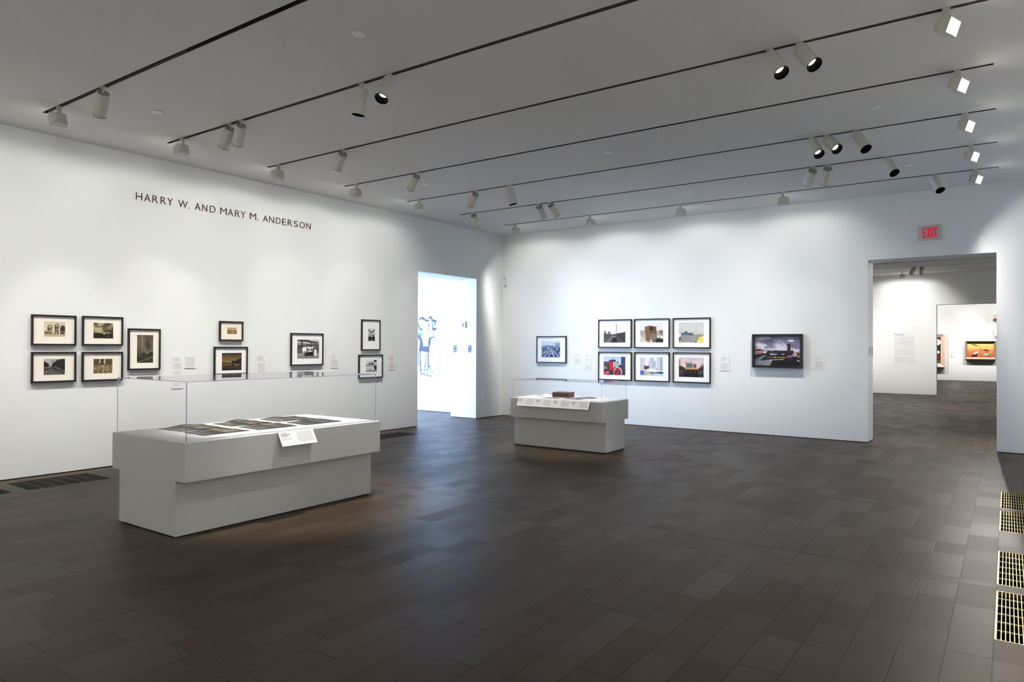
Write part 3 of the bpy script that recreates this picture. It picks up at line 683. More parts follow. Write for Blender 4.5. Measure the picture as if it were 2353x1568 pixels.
def pic_red():
    c = Cv(84, 72, (190, 206, 230), 32); c.vgrad(0, .4, (170, 192, 226), (214, 222, 236)); c.rect(0, .28, .3, .5, (78, 82, 92), 1, 26); c.rect(0, .44, 1, 1, (52, 50, 60), 1, 36); c.rect(.8, .02, 1, .5, (70, 62, 110), 1, 20); c.rect(.46, .26, .7, .56, (170, 174, 184), 1, 20)
    c.rect(.27, .24, .45, .72, (196, 34, 40)); c.rect(.25, .2, .56, .28, (46, 46, 60)); c.ell(.4, .17, .03, .04, (30, 30, 40)); c.ell(.5, .19, .03, .04, (30, 30, 40)); c.line(.54, .26, .86, .4, .012, (40, 42, 52)); c.rect(.45, .3, .48, .6, (230, 226, 224))
    c.ell(.65, .84, .19, .3, (214, 190, 180)); c.ell(.64, .87, .16, .27, (186, 40, 44)); c.ell(.65, .92, .11, .22, (40, 34, 50)); c.line(.6, 1, .66, .72, .02, (214, 60, 60)); c.line(.72, 1, .66, .72, .016, (190, 46, 50)); c.poly([(0, .84), (.26, .74), (.28, .94), (0, 1.02)], (206, 44, 48)); c.line(.04, .92, .22, .86, .008, (240, 190, 186)); c.blobs(30, .7, 1, .5, 1, .01, .03, [(70, 76, 110), (30, 30, 44), (120, 60, 60)]); c.poly([(0, .5), (.14, .5), (.2, .66), (0, .7)], (150, 148, 130), .8); return c
def pic_towers():
    c = Cv(84, 74, (232, 230, 236), 34); c.rect(0, .06, .22, .7, (206, 200, 210)); c.rect(.42, .06, .6, .7, (190, 192, 202)); c.rect(.36, .2, .46, .7, (200, 200, 208)); c.rect(.57, .2, .68, .7, (176, 178, 188)); c.rect(.71, .01, 1, .72, (204, 206, 214))
    for x0, x1, y0 in ((.01, .21, .08), (.43, .59, .08), (.72, .99, .04)):
        k = x0
        while k < x1: c.rect(k, y0, k+.008, .66, (178, 178, 192), .7); k += .026
    c.rect(.88, .02, .92, .7, (120, 122, 134)); c.poly([(.0, .5), (.3, .58), (.4, .72), (0, .72)], (212, 188, 180)); c.poly([(.18, .46), (.4, .48), (.4, .6), (.26, .68), (.18, .62)], (84, 66, 78)); c.poly([(.28, .66), (.5, .6), (.72, .68), (.7, .76), (.28, .74)], (236, 236, 240)); c.rect(.6, .58, .74, .68, (222, 214, 208)); c.ell(.71, .62, .025, .03, (200, 80, 80))
    c.rect(0, .73, .2, .97, (24, 96, 170)); c.rect(.2, .74, .34, .92, (190, 184, 170)); c.rect(.33, .76, .44, .9, (216, 176, 120)); c.rect(.44, .78, .8, .88, (110, 130, 124), 1, 34); c.rect(.5, .78, .56, .92, (50, 130, 160)); c.rect(.72, .76, .78, .86, (50, 110, 180)); c.rect(.8, .76, 1, .88, (46, 92, 100), 1, 16); c.rect(0, .92, 1, 1, (196, 200, 208), .85, 10); c.rect(0, .8, .04, .84, (230, 236, 240)); c.rect(.14, .8, .18, .84, (230, 236, 240)); return c
def pic_dusk():
    c = Cv(88, 72, (214, 198, 204), 36); c.vgrad(0, .45, (206, 192, 206), (228, 200, 190)); c.rect(.0, .12, .08, .42, (200, 120, 76)); c.rect(.3, .24, .56, .54, (86, 110, 104), 1, 18); c.rect(.34, .22, .58, .3, (160, 176, 180)); c.rect(.58, .34, .7, .54, (112, 80, 64), 1, 16); c.rect(.25, .28, .32, .36, (230, 140, 60)); c.line(.18, .18, .14, .4, .006, (190, 100, 80)); c.line(.46, .05, .49, .16, .005, (40, 36, 40)); c.line(.56, .1, .64, .12, .006, (60, 54, 58)); c.line(.05, .04, .16, .16, .004, (70, 60, 66))
    c.poly([(0, .42), (.12, .44), (.3, .56), (.8, .56), (.9, .34), (1, .28), (1, 1), (0, 1)], (54, 44, 42), 1, 20); c.poly([(.8, .46), (.96, .26), (1, .34), (.86, .5)], (176, 160, 160)); c.rect(.26, .52, .8, .6, (196, 150, 112), 1, 26); c.rect(.0, .7, 1, .72, (112, 110, 112)); c.rect(0, .78, 1, .8, (88, 84, 84)); c.rect(.22, .66, .78, 1, (20, 16, 16)); 
    for x in (.3, .48, .66): c.rect(x-.035, .69, x+.035, .78, (64, 34, 28)); c.ell(x, .735, .015, .03, (120, 80, 70))
    c.ell(.48, .9, .04, .04, (60, 50, 46)); c.ell(.48, .9, .022, .025, (20, 16, 16)); return c
def pic_bay():
    c = Cv(128, 84, (150, 146, 168), 40); c.clouds(0, .5, (74, 70, 92), (226, 224, 238), 3, 2.6); c.poly([(.5, 0), (1, 0), (1, .44), (.72, .34)], (92, 84, 118), .62); c.ell(.18, .06, .2, .06, (214, 214, 228), .6); c.ell(.8, .15, .07, .04, (236, 232, 248), .75); c.ell(.12, .3, .16, .06, (232, 226, 240), .5); c.ell(.62, .41, .12, .05, (226, 222, 240), .6); c.vgrad(.44, .49, (206, 200, 218), (196, 180, 190))
    c.rect(0, .49, 1, 1, (34, 28, 34), 1, 20); c.skyline(.5, .03, (52, 44, 52), 40, .56); c.poly([(0, .45), (.2, .44), (.2, .58), (0, .64)], (150, 110, 104)); c.poly([(0, .45), (.12, .43), (.2, .46), (.1, .5), (0, .5)], (62, 52, 54)); c.poly([(.2, .52), (.28, .5), (.26, .57), (.2, .58)], (220, 206, 200))
    c.rect(.72, .27, .79, .52, (52, 42, 36)); c.ell(.755, .27, .035, .02, (52, 42, 36)); c.rect(.86, .46, .98, .56, (214, 206, 214)); c.blobs(40, .84, 1, .54, .7, .006, .016, [(206, 160, 130), (224, 216, 220), (90, 70, 70)])
    c.poly([(0, .8), (.22, .62), (.26, .66), (.12, .84), (0, .96)], (120, 126, 140), .7, 24); c.poly([(0, .98), (.1, .84), (.4, .8), (.34, 1), (0, 1)], (134, 146, 156), .8, 40); c.blobs(26, .34, .66, .58, .63, .005, .012, [(176, 182, 226), (90, 80, 110)]); c.poly([(.38, .6), (.48, .6), (.48, .64), (.38, .64)], (150, 156, 214), .9)
    for k in range(26): c.rect(.42+k*.01, .70, .426+k*.01, .735, (230, 186, 74) if k % 3 else (70, 56, 40))
    c.rect(.24, .68, .42, .76, (66, 66, 44), .8, 20); c.blobs(14, .7, .86, .66, .74, .006, .02, [(190, 110, 150), (70, 110, 170), (140, 60, 90)]); c.line(.28, .82, .64, .78, .008, (196, 190, 196)); c.line(.9, .66, 1, .72, .01, (160, 164, 176)); c.line(.94, .82, 1, .86, .012, (220, 224, 230)); c.rect(.4, .84, 1, 1, (22, 18, 22), .9, 8); return c
def pic_horses():
    c = Cv(100, 120, (246, 247, 252), 44); B = (3, 6, 44); Lb = (30, 60, 140); K = (2, 4, 30)
    U = lambda x: .4+.6*(x-150)/365.0
    W = lambda y: (y-240)/1070.0
    def ln(P, w, col, al=1): 
        for p, q in zip(P[:-1], P[1:]): c.line(U(p[0]), W(p[1]), U(q[0]), W(q[1]), w, col, al)
    def pg(P, col, al=1): c.poly([(U(x), W(y)) for x, y in P], col, al)
    c.mottle(3, 6); c.blobs(60, .35, .95, .08, .30, .008, .03, [Lb, (190, 216, 248), (236, 240, 250), (214, 232, 252)], .45)
    ln([(190, 325), (250, 300), (285, 345), (350, 360)], .020, K); ln([(370, 310), (400, 298), (425, 355), (490, 372)], .022, K); ln([(240, 310), (255, 380)], .016, B)
    ln([(480, 375), (470, 440)], .014, B); ln([(370, 395), (358, 520)], .014, B, .9); ln([(420, 410), (440, 500)], .016, B); ln([(430, 505), (505, 498)], .020, B); ln([(450, 520), (440, 600)], .010, Lb)
    ln([(160, 410), (185, 480), (230, 510)], .020, B); ln([(155, 590), (235, 585)], .028, (50, 110, 215)); ln([(330, 460), (310, 560)], .012, Lb, .6); ln([(250, 380), (270, 440)], .02, (206, 224, 250), .8)
    ln([(360, 560), (362, 660)], .008, B, .8); ln([(462, 560), (462, 640)], .008, B)
    pg([(155, 600), (210, 610), (245, 680), (262, 790), (350, 790), (350, 700), (375, 640), (465, 622), (470, 645), (400, 670), (398, 760), (378, 800), (375, 900), (220, 880), (185, 830), (195, 700), (155, 640)], B)
    ln([(262, 670), (262, 740), (240, 790)], .008, B)
    ln([(190, 840), (178, 950), (180, 1120)], .016, B); ln([(210, 860), (208, 980), (212, 1180)], .018, B); ln([(325, 880), (312, 1000), (302, 1130)], .013, B); ln([(355, 880), (350, 1000), (356, 1160)], .020, B)
    ln([(440, 760), (450, 720), (505, 712)], .006, (170, 180, 220)); ln([(432, 780), (418, 900), (420, 1040), (435, 1140)], .008, (200, 140, 140)); ln([(490, 740), (485, 880), (470, 1000)], .006, (205, 190, 160)); c.ell(U(474), W(757), .018, .010, K); c.ell(U(472), W(884), .016, .009, K)
    ln([(380, 1010), (390, 1090)], .01, (140, 216, 220), .8)
    c.blobs(34, .42, .97, .84, .975, .006, .020, [Lb, B, (206, 186, 220), (120, 196, 214), (240, 240, 250), (40, 80, 180)], .8); ln([(215, 1200), (240, 1260), (330, 1290), (420, 1300)], .012, Lb, .8); ln([(340, 1180), (380, 1130), (400, 1200)], .014, (40, 90, 170)); c.line(.990, .02, .985, .99, .006, (170, 160, 226)); c.blobs(40, 0, .4, .1, .9, .01, .05, [Lb, B, (240, 240, 250)], .7); return c
def pic_desert():
    c = Cv(90, 50, (214, 140, 90), 50); c.vgrad(0, .14, (90, 110, 60), (236, 214, 140)); c.vgrad(.1, .55, (244, 210, 140), (232, 176, 104)); c.vgrad(.45, 1, (226, 140, 92), (186, 84, 62)); c.mottle(12, 5)
    for y in (.2, .27, .33, .4): c.line(0, y+.02, 1, y, .012, (216, 160, 80), .7)
    c.poly([(.12, .08), (.28, .12), (.5, .24), (.36, .22), (.22, .16)], (30, 44, 30)); c.poly([(.12, .98), (.22, .78), (.42, .7), (.36, .98)], (92, 38, 40)); c.poly([(.22, .72), (.4, .58), (.42, .68), (.28, .8)], (236, 236, 222)); c.ell(.68, .5, .09, .07, (110, 60, 30)); c.ell(.76, .56, .04, .08, (130, 76, 40)); c.ell(.52, .34, .025, .03, (224, 140, 90)); c.line(.51, .4, .52, .56, .014, (150, 84, 56)); c.ell(.71, .8, .1, .06, (120, 214, 196)); c.line(.64, .87, .82, .86, .014, (60, 30, 30)); c.ell(.86, .64, .05, .03, (226, 214, 180)); return c
def pic_figures():
    c = Cv(50, 80, (24, 34, 28), 52); c.mottle(24, 5); c.ell(.8, .18, .2, .13, (236, 228, 214)); c.ell(.62, .26, .14, .08, (226, 216, 130)); c.rect(.3, .36, 1, .5, (20, 60, 46), 1, 20); c.ell(.8, .56, .16, .06, (226, 222, 214)); c.rect(.4, .62, 1, .84, (110, 34, 30), 1, 30); c.rect(.3, .86, 1, 1, (96, 100, 30), 1, 30); c.ell(.4, .7, .2, .2, (60, 26, 20), .8); return c

# ------------------------------------------------------------------ framed photographs
def framed(axis, a, b, z0, z1, ia, ib, iz0, iz1, cv, matm, label, group=None, depth=0.03, fw=0.021, fm=None, wall=0.0):
    """axis 0: on the left wall (x=0, faces +x); axis 1: on a wall facing -y at y=wall"""
    uc, zc = (a+b)/2, (z0+z1)/2; w, h = b-a, z1-z0; fm = fm or M_FRAME
    r = empty('framed_photograph', (0, uc, zc), PI/2) if axis == 0 else empty('framed_photograph', (uc, wall, zc), 0)
    X, Z = w/2, h/2; b_ = MB()
    ro = [(-X, -Z), (X, -Z), (X, Z), (-X, Z)]; ri = [(-X+fw, -Z+fw), (X-fw, -Z+fw), (X-fw, Z-fw), (-X+fw, Z-fw)]
    for k in range(4):       # four mitred bars
        k2 = (k+1) % 4
        b_.hexa([(ro[k][0], 0, ro[k][1]), (ro[k2][0], 0, ro[k2][1]), (ri[k2][0], 0, ri[k2][1]), (ri[k][0], 0, ri[k][1]),
                 (ro[k][0], -depth, ro[k][1]), (ro[k2][0], -depth, ro[k2][1]), (ri[k2][0], -depth, ri[k2][1]), (ri[k][0], -depth, ri[k][1])])
    b_.build('frame', fm, r, bevel=0.0012)
    md = depth*0.55
    if matm:
        px0, px1, pz0, pz1 = ia-uc, ib-uc, iz0-zc, iz1-zc
        X2, Z2 = X-fw+0.001, Z-fw+0.001; b_ = MB(); t = md+0.002
        o_ = [(-X2, -Z2), (X2, -Z2), (X2, Z2), (-X2, Z2)]; i_ = [(px0, pz0), (px1, pz0), (px1, pz1), (px0, pz1)]
        for k in range(4):
            k2 = (k+1) % 4
            b_.hexa([(o_[k][0], -md+0.002, o_[k][1]), (o_[k2][0], -md+0.002, o_[k2][1]), (i_[k2][0], -md+0.002, i_[k2][1]), (i_[k][0], -md+0.002, i_[k][1]),
                     (o_[k][0], -md, o_[k][1]), (o_[k2][0], -md, o_[k2][1]), (i_[k2][0], -md, i_[k2][1]), (i_[k][0], -md, i_[k][1])])
        b_.build('mat_board', matm, r)
        p = print_mesh('photographic_print', cv, px1-px0+0.004, pz1-pz0+0.004, parent=r); p.location = ((px0+px1)/2, -md+0.0015, (pz0+pz1)/2)
    else:
        p = print_mesh('photographic_print', cv, w-2*fw, h-2*fw, parent=r); p.location = (0, -md, 0)
        b_ = MB(); b_.box(-X+0.004, X-0.004, -0.012, -0.001, -Z+0.004, Z-0.004); b_.build('backing_board', M_BLACK, r)
    return tag(r, label, 'framed photo', group)

GL4, GB6 = 'four framed photographs in a block at far left', 'six framed photographs in a block on the back wall'
FR = [
 (0,-9.332,-8.849,1.538,1.902,-9.198,-8.971,1.641,1.819, pic_houses, M_MATC, 'black framed sepia photo of two turreted houses, top left of the left wall block', GL4),
 (0,-8.782,-8.295,1.538,1.905,-8.650,-8.414,1.629,1.823, pic_storm, M_MATC, 'black framed photo of glowing clouds, top right of the left wall block', GL4),
 (0,-9.330,-8.847,1.097,1.463,-9.198,-8.969,1.188,1.378, pic_road, M_MATC, 'black framed grey photo of a bare road, bottom left of the left wall block', GL4),
 (0,-8.782,-8.293,1.095,1.462,-8.646,-8.421,1.190,1.372, pic_rails, M_MATC, 'black framed brown photo with converging rails, bottom right of the left wall block', GL4),
 (0,-8.231,-7.806,1.221,1.764,-8.114,-7.901,1.314,1.680, pic_tall, M_MATC, 'upright black frame with tall murky photo, right of the block of four', None),
 (0,-6.945,-6.562,1.615,1.903,-6.821,-6.664,1.717,1.809, pic_sepia, M_MATC, 'smallest black frame with a tiny sepia city view, under the wall lettering', None),
 (0,-7.027,-6.484,1.121,1.531,-6.901,-6.581,1.183,1.438, pic_lake, M_MATW, 'black framed dark brown lake photo, hanging under the smallest frame', None),
 (0,-5.710,-5.065,1.228,1.752,-5.585,-5.148,1.340,1.648, pic_market, M_MATW, 'black framed photo of white-clad workers under beams, alone in mid wall', None),
 (0,-4.221,-3.770,1.472,2.019,-4.062,-3.897,1.639,1.862, pic_tree, M_MATW, 'narrow upright black frame with small dark mirrored shapes, upper one by the left opening', None),
 (0,-4.282,-3.705,0.976,1.395,-4.109,-3.850,1.083,1.298, pic_pier, M_MATW, 'black frame with silhouettes on a pier, lower one by the left opening', None),
 (1,0.946,1.695,1.204,1.780,1.073,1.541,1.323,1.679, pic_blue, M_MATW, 'black framed blue-toned city photo, alone at the left of the back wall', None),
 (1,2.455,3.202,1.534,2.109,2.578,3.064,1.640,2.016, pic_street, M_MATW, 'black framed grey street photo with a pole and a car, top left of the six', GB6),
 (1,3.259,4.000,1.532,2.110,3.383,3.868,1.645,2.019, pic_brick, M_MATW, 'black framed photo of a brown brick building, top middle of the six', GB6),
 (1,4.063,4.803,1.534,2.110,4.182,4.671,1.643,2.020, pic_car, M_MATW, 'black framed photo of a turquoise car and a yellow one, top right of the six', GB6),
 (1,2.455,3.205,0.879,1.455,2.577,3.066,0.986,1.357, pic_red, M_MATW, 'black framed photo of red machinery, bottom left of the six', GB6),
 (1,3.261,4.002,0.879,1.455,3.385,3.870,0.991,1.359, pic_towers, M_MATW, 'black framed photo of pale towers over a blue hoarding, bottom middle of the six', GB6),
 (1,4.065,4.805,0.880,1.456,4.184,4.672,0.989,1.361, pic_dusk, M_MATW, 'black framed dusk photo with a dark block in front, bottom right of the six', GB6),
]
for f in FR: framed(*f[:9], f[9](), f[10], f[11], f[12])
framed(1, 5.572, 6.427, 1.199, 1.792, 0, 0, 0, 0, pic_bay(), None, 'wide matless black frame with stormy skyline photo, right end of the back wall', None, depth=0.06, fw=0.042, fm=M_FRAMEB)

# ------------------------------------------------------------------ wall labels
def text_rows(b, x0, x1, ztop, zbot, n, y, frac=0.42, ragged=0.25, seed=0):
    """rows of small dashes standing for the print too fine to read"""
    rr = random.Random(seed); st = (ztop-zbot)/n
    for k in range(n):
        z = ztop-k*st; x = x0; e = x1-(x1-x0)*rr.uniform(0, ragged)
        while x < e:
            w = (x1-x0)*rr.uniform(0.05, 0.16); b.quad((x, y, z-st*frac), (min(x+w, e), y, z-st*frac), (min(x+w, e), y, z), (x, y, z)); x += w+(x1-x0)*0.022
def wall_label(axis, a, b_, z0, z1, blocks, label, wall=0.0, group='wall labels'):
    uc, zc = (a+b_)/2, (z0+z1)/2; w, h = b_-a, z1-z0
    r = empty('wall_label', (0, uc, zc), PI/2) if axis == 0 else empty('wall_label', (uc, wall, zc), 0)
    MB().box(-w/2, w/2, -0.006, 0, -h/2, h/2).build('card', M_CARD, r)
    b = MB()
    for i, (t0, t1, n, rg) in enumerate(blocks):
        text_rows(b, -w/2+0.018, w/2-0.015, h/2-t0*h, h/2-t1*h, n, -0.0066, ragged=rg, seed=i+int(a*100))
    b.build('printed_text', M_INK, r)
    return tag(r, label, 'wall label', group)
BODY = lambda n, t=0.38: [(0.06, 0.26, 3, 0.5), (t, 0.92, n, 0.12)]
wall_label(0, -7.638, -7.472, 0.954, 1.400, [(0.05, .18, 4, .4), (.23, .42, 6, .2), (.47, .58, 4, .3), (.68, .76, 2, .5), (.82, .95, 4, .4)], 'tallest white label on the left wall, right of the upright murky photo')
wall_label(0, -7.456, -7.288, 1.230, 1.399, [(0.08, 0.92, 11, 0.08)], 'small square label densely printed, beside the tallest label')
wall_label(0, -6.324, -6.146, 1.104, 1.399, [(.05, .32, 5, .4), (.42, .95, 9, .1)], 'white label right of the dark lake photo, partly behind the acrylic cover')
wall_label(0, -4.898, -4.723, 1.176, 1.396, BODY(9), 'white label right of the photo of white-clad workers')
wall_label(0, -3.544, -3.367, 1.114, 1.402, [(.08, .42, 6, .4), (.55, .93, 8, .1)], 'white label between the pier photo and the left opening')
wall_label(1, 1.865, 2.039, 1.184, 1.397, BODY(8), 'shorter of the two labels right of the blue-toned photo')
wall_label(1, 2.120, 2.291, 1.045, 1.402, [(.06, .2, 3, .4), (.26, .44, 3, .3), (.5, .56, 1, .4), (.63, .94, 8, .08)], 'taller of the two labels, next to the block of six')
wall_label(1, 4.972, 5.145, 1.127, 1.398, [(.08, .36, 5, .4), (.5, .93, 9, .1)], 'white label right of the block of six photographs')
wall_label(1, 6.598, 6.765, 1.198, 1.402, BODY(8), 'white label right of the wide stormy skyline photo')

# ------------------------------------------------------------------ lettering on the left wall
LETTERS = [('H', -8.14, -8.059), ('A', -8.032, -7.95), ('R', -7.923, -7.848), ('R', -7.812, -7.738), ('Y', -7.722, -7.643), ('W', -7.567, -7.433), ('.', -7.419, -7.405), ('A', -7.326, -7.242), ('N', -7.216, -7.14), ('D', -7.099, -7.015), ('M', -6.937, -6.837), ('A', -6.815, -6.732), ('R', -6.702, -6.62), ('Y', -6.607, -6.526), ('M', -6.45, -6.347), ('.', -6.321, -6.304), ('A', -6.224, -6.138), ('N', -6.116, -6.029), ('D', -5.991, -5.911), ('E', -5.877, -5.803), ('R', -5.773, -5.691), ('S', -5.657, -5.58), ('O', -5.548, -5.446), ('N', -5.417, -5.33)]
GL = {}
def glyph(ch, ext=0.0):
    if ch in GL: return GL[ch]
    cu = bpy.data.curves.new('glyph', 'FONT'); cu.body = ch; cu.size = 1.0; cu.extrude = 0.03; cu.resolution_u = 6; cu.offset = -0.012
    ob = bpy.data.objects.new('glyph', cu); COL.objects.link(ob)
    bpy.context.view_layer.update()
    me = bpy.data.meshes.new_from_object(ob.evaluated_get(bpy.context.evaluated_depsgraph_get()))
    V = [tuple(v.co) for v in me.vertices]; F = [tuple(p.vertices) for p in me.polygons]
    bpy.data.objects.remove(ob, do_unlink=True)
    x = [v[0] for v in V]; y = [v[1] for v in V]
    GL[ch] = (V, F, min(x), max(x), min(y), max(y)); return GL[ch]
def letter(ch, u0, u1, z0, z1, t, m, parent, name='letter', y_off=0.0, bold=0.0):
    V, F, x0, x1, y0, y1 = glyph(ch)
    if ch == '.': z1 = z0+0.014
    sx = (u1-u0)/(x1-x0); sz = (z1-z0)/(y1-y0)
    me = bpy.data.meshes.new(name); me.from_pydata([((v[0]-x0)*sx+u0, -(v[2]+0.03)/0.06*t-y_off, (v[1]-y0)*sz+z0) for v in V], [], F); me.update()
    o = bpy.data.objects.new(name, me); COL.objects.link(o); me.materials.append(m); o.parent = parent; return o
r = empty('wall_lettering', (0, -6.735, 3.45), PI/2)
for ch, u0, u1 in LETTERS:
    letter(ch, u0+6.735, u1+6.735, 0.0, 0.097, 0.008, M_COPPER, r)
tag(r, 'line of copper capital letters spelling a couple name high on the left wall', 'lettering')

# ------------------------------------------------------------------ display cases
def case(loc, base, upper, zlow, ztop, cover, ctop, label, th=0.006, ew=0.006, back=None):
    back = (cover[0], cover[3]-ew)      # the far corner is bonded clear, the others show a tinted joint
    """boxes given as x0,x1,y0,y1 in world; local origin at loc"""
    r = empty('display_case', loc)
    def B(x0, x1, y0, y1, z0, z1, name, m, bev=0.0015, par=r):
        return MB().box(x0-loc[0], x1-loc[0], y0-loc[1], y1-loc[1], z0, z1).build(name, m, par, bevel=bev)
    bx0, bx1, by0, by1 = base; ux0, ux1, uy0, uy1 = upper; cx0, cx1, cy0, cy1 = cover
    B(bx0+.03, bx1-.03, by0+.03, by1-.03, 0, 0.009, 'recessed_foot', M_GAP, 0)
    # one painted board body with a T profile, its ends flush from floor to rim
    lx, ly = loc[0], loc[1]; b = MB()
    if ux1-ux0 > uy1-uy0:
        P = [(by0, .008), (by1, .008), (by1, zlow), (uy1, zlow), (uy1, ztop), (uy0, ztop), (uy0, zlow), (by0, zlow)]; Q = lambda p, e: (e-lx, p[0]-ly, p[1]); e0, e1 = ux0, ux1
    else:
        P = [(bx0, .008), (bx1, .008), (bx1, zlow), (ux1, zlow), (ux1, ztop), (ux0, ztop), (ux0, zlow), (bx0, zlow)]; Q = lambda p, e: (p[0]-lx, e-ly, p[1]); e0, e1 = uy0, uy1
    n = len(P); b.v = [Q(p, e0) for p in P]+[Q(p, e1) for p in P]
    flip = ux1-ux0 > uy1-uy0
    b.f = [tuple(range(n))[::-1] if flip else tuple(range(n)), tuple(range(n, 2*n)) if flip else tuple(range(n, 2*n))[::-1]]
    for k in range(n):
        k2 = (k+1) % n; q = (k, k2, n+k2, n+k); b.f.append(q if flip else q[::-1])
    b.build('body', M_PLINTH, r, bevel=.002)
    B(ux0+.0015, ux1-.0015, uy0+.0015, uy1-.0015, ztop, ztop+.003, 'top_lip', M_DECK, 0)
    B(cx0+.022, cx1-.022, cy0+.022, cy1-.022, ztop+.003, ztop+.009, 'deck', M_DECK)
    z0 = ztop+.003
    b = MB(); L_ = lambda x0, x1, y0, y1, a, c: b.box(x0-loc[0], x1-loc[0], y0-loc[1], y1-loc[1], a, c)
    L_(cx0+ew, cx1-ew, cy0, cy0+th, z0, ctop-ew); L_(cx0+ew, cx1-ew, cy1-th, cy1, z0, ctop-ew)
    L_(cx0, cx0+th, cy0+ew, cy1-ew, z0, ctop-ew); L_(cx1-th, cx1, cy0+ew, cy1-ew, z0, ctop-ew)
    L_(cx0+ew, cx1-ew, cy0+ew, cy1-ew, ctop-th, ctop)
    cv = b.build('acrylic_cover', M_ACRYLIC, r)
    b = MB()
    for x in (cx0, cx1-ew):
        for y in (cy0, cy1-ew):
            if (x, y) != back: L_(x, x+ew, y, y+ew, z0, ctop)
        L_(x, x+ew, cy0+ew, cy1-ew, ctop-ew*.8, ctop)
    for y in (cy0, cy1-ew): L_(cx0+ew, cx1-ew, y, y+ew, ctop-ew*.8, ctop)
    e = b.build('glued_edge', M_AEDGE if ew > .005 else M_AEDGE2, cv); e['label'] = 'violet tinted acrylic edge'
    return tag(r, label, 'display case')
CA_T, CB_T = 0.769, 0.746
case((3.39, -8.66, 0), (2.938, 3.850, -9.719, -7.612), (2.804, 3.983, -9.719, -7.604), 0.456, CA_T, (2.822, 3.948, -9.690, -7.632), 1.258,
     'large grey display case at left under a clear cover, six dark sheets inside')
case((3.72, -3.33, 0), (2.918, 4.529, -3.640, -3.027), (2.908, 4.529, -3.755, -2.901), 0.449, CB_T, (2.938, 4.506, -3.732, -2.924), 1.032,
     'smaller grey display case by the room corner with a brown book inside', ew=0.004)

# sheets with mounted photographs in the large case
def sheet_cv(seed):
    c = Cv(46, 44, (17, 15, 13), seed); c.mottle(4, 6); r = np.random.RandomState(seed)
    T = [(120, 106, 84), (104, 97, 82), (150, 136, 112), (90, 86, 78), (130, 108, 80)]
    for (x0, y0, x1, y1) in ((.10, .08, .47, .44), (.54, .08, .92, .44), (.10, .54, .47, .92), (.54, .54, .92, .92)):
        t = np.array(T[r.randint(5)])*r.uniform(.62, 1.0); c.rect(x0, y0, x1, y1, t, 1, 34)
        c.rect(x0, y0+(y1-y0)*r.uniform(.4, .6), x1, y1, t*.55, .85, 26); c.ell(r.uniform(x0+.08, x1-.08), r.uniform(y0+.1, y1-.1), .07, .05, t*1.25 if r.rand() > .4 else t*.3, .8)
        for k in range(3): c.line(x0+.03, r.uniform(y0, y1), x1-.03, r.uniform(y0, y1), .008, t*r.uniform(.3, 1.3), .7)
        c.line(x0, y0, x1, y0, .008, (205, 198, 180), .8)
    return c
SH = [((2.923,-9.371),(3.296,-9.367),(3.30,-8.955),(2.890,-8.933),'back left sheet, nearest the left end of the deck'), ((3.369,-9.388),(3.712,-9.398),(3.709,-8.948),(3.355,-8.972),'front left sheet of the six, nearest the case corner'),
      ((2.945,-8.840),(3.295,-8.863),(3.314,-8.430),(2.900,-8.432),'back middle sheet of the six'), ((3.369,-8.849),(3.730,-8.875),(3.735,-8.441),(3.350,-8.415),'front middle sheet of the six, behind the small card'),
      ((2.941,-8.310),(3.289,-8.331),(3.323,-7.906),(2.940,-7.880),'back right sheet of the six'), ((3.408,-8.338),(3.746,-8.362),(3.750,-7.918),(3.385,-7.880),'front right sheet of the six, nearest the far end')]
for k, (p0, p1, p2, p3, l) in enumerate(SH):
    cx = sum(p[0] for p in (p0, p1, p2, p3))/4; cy = sum(p[1] for p in (p0, p1, p2, p3))/4; rr = random.Random(k)
    amp = rr.uniform(.010, .016); ph = rr.uniform(.3, .55)
    def fn(u, v, top=0.0):
        x = (p0[0]*(1-u)+p1[0]*u)*(1-v)+(p3[0]*(1-u)+p2[0]*u)*v; y = (p0[1]*(1-u)+p1[1]*u)*(1-v)+(p3[1]*(1-u)+p2[1]*u)*v
        z = amp*math.exp(-((v-ph-.12)/.26)**2)*(1-.75*u)+.003*math.sin(6*u+v*4+k)**2
        return (x-cx, y-cy, z+0.0015)
    r = empty('album_sheet', (cx, cy, CA_T+.0095))
    o = print_mesh('photo_page', sheet_cv(60+k), 1, 1, fn=fn, parent=r)
    n = 10; V = []; F = []       # the stiff dark backing, with its own thickness
    for t in (0, 1):
        for j in range(n+1):
            for i in range(n+1):
                q = fn(i/n, j/n); V.append((q[0], q[1], q[2]-.0006-(0.0018 if t else 0)))
    for t in (0, 1):
        for j in range(n):
            for i in range(n):
                a = t*(n+1)**2+j*(n+1)+i; F.append((a, a+1, a+n+2, a+n+1))
    def edge(idx):
        for a, b2 in zip(idx[:-1], idx[1:]): F.append((a, b2, b2+(n+1)**2, a+(n+1)**2))
    edge([i for i in range(n+1)]); edge([n*(n+1)+i for i in range(n+1)]); edge([j*(n+1) for j in range(n+1)]); edge([j*(n+1)+n for j in range(n+1)])
    mb = MB(); mb.v = V; mb.f = F; mb.build('backing_sheet', M_BLACK, r)
    tag(r, 'curling dark page with brown photos, '+l, 'album page', 'album pages in the large case')

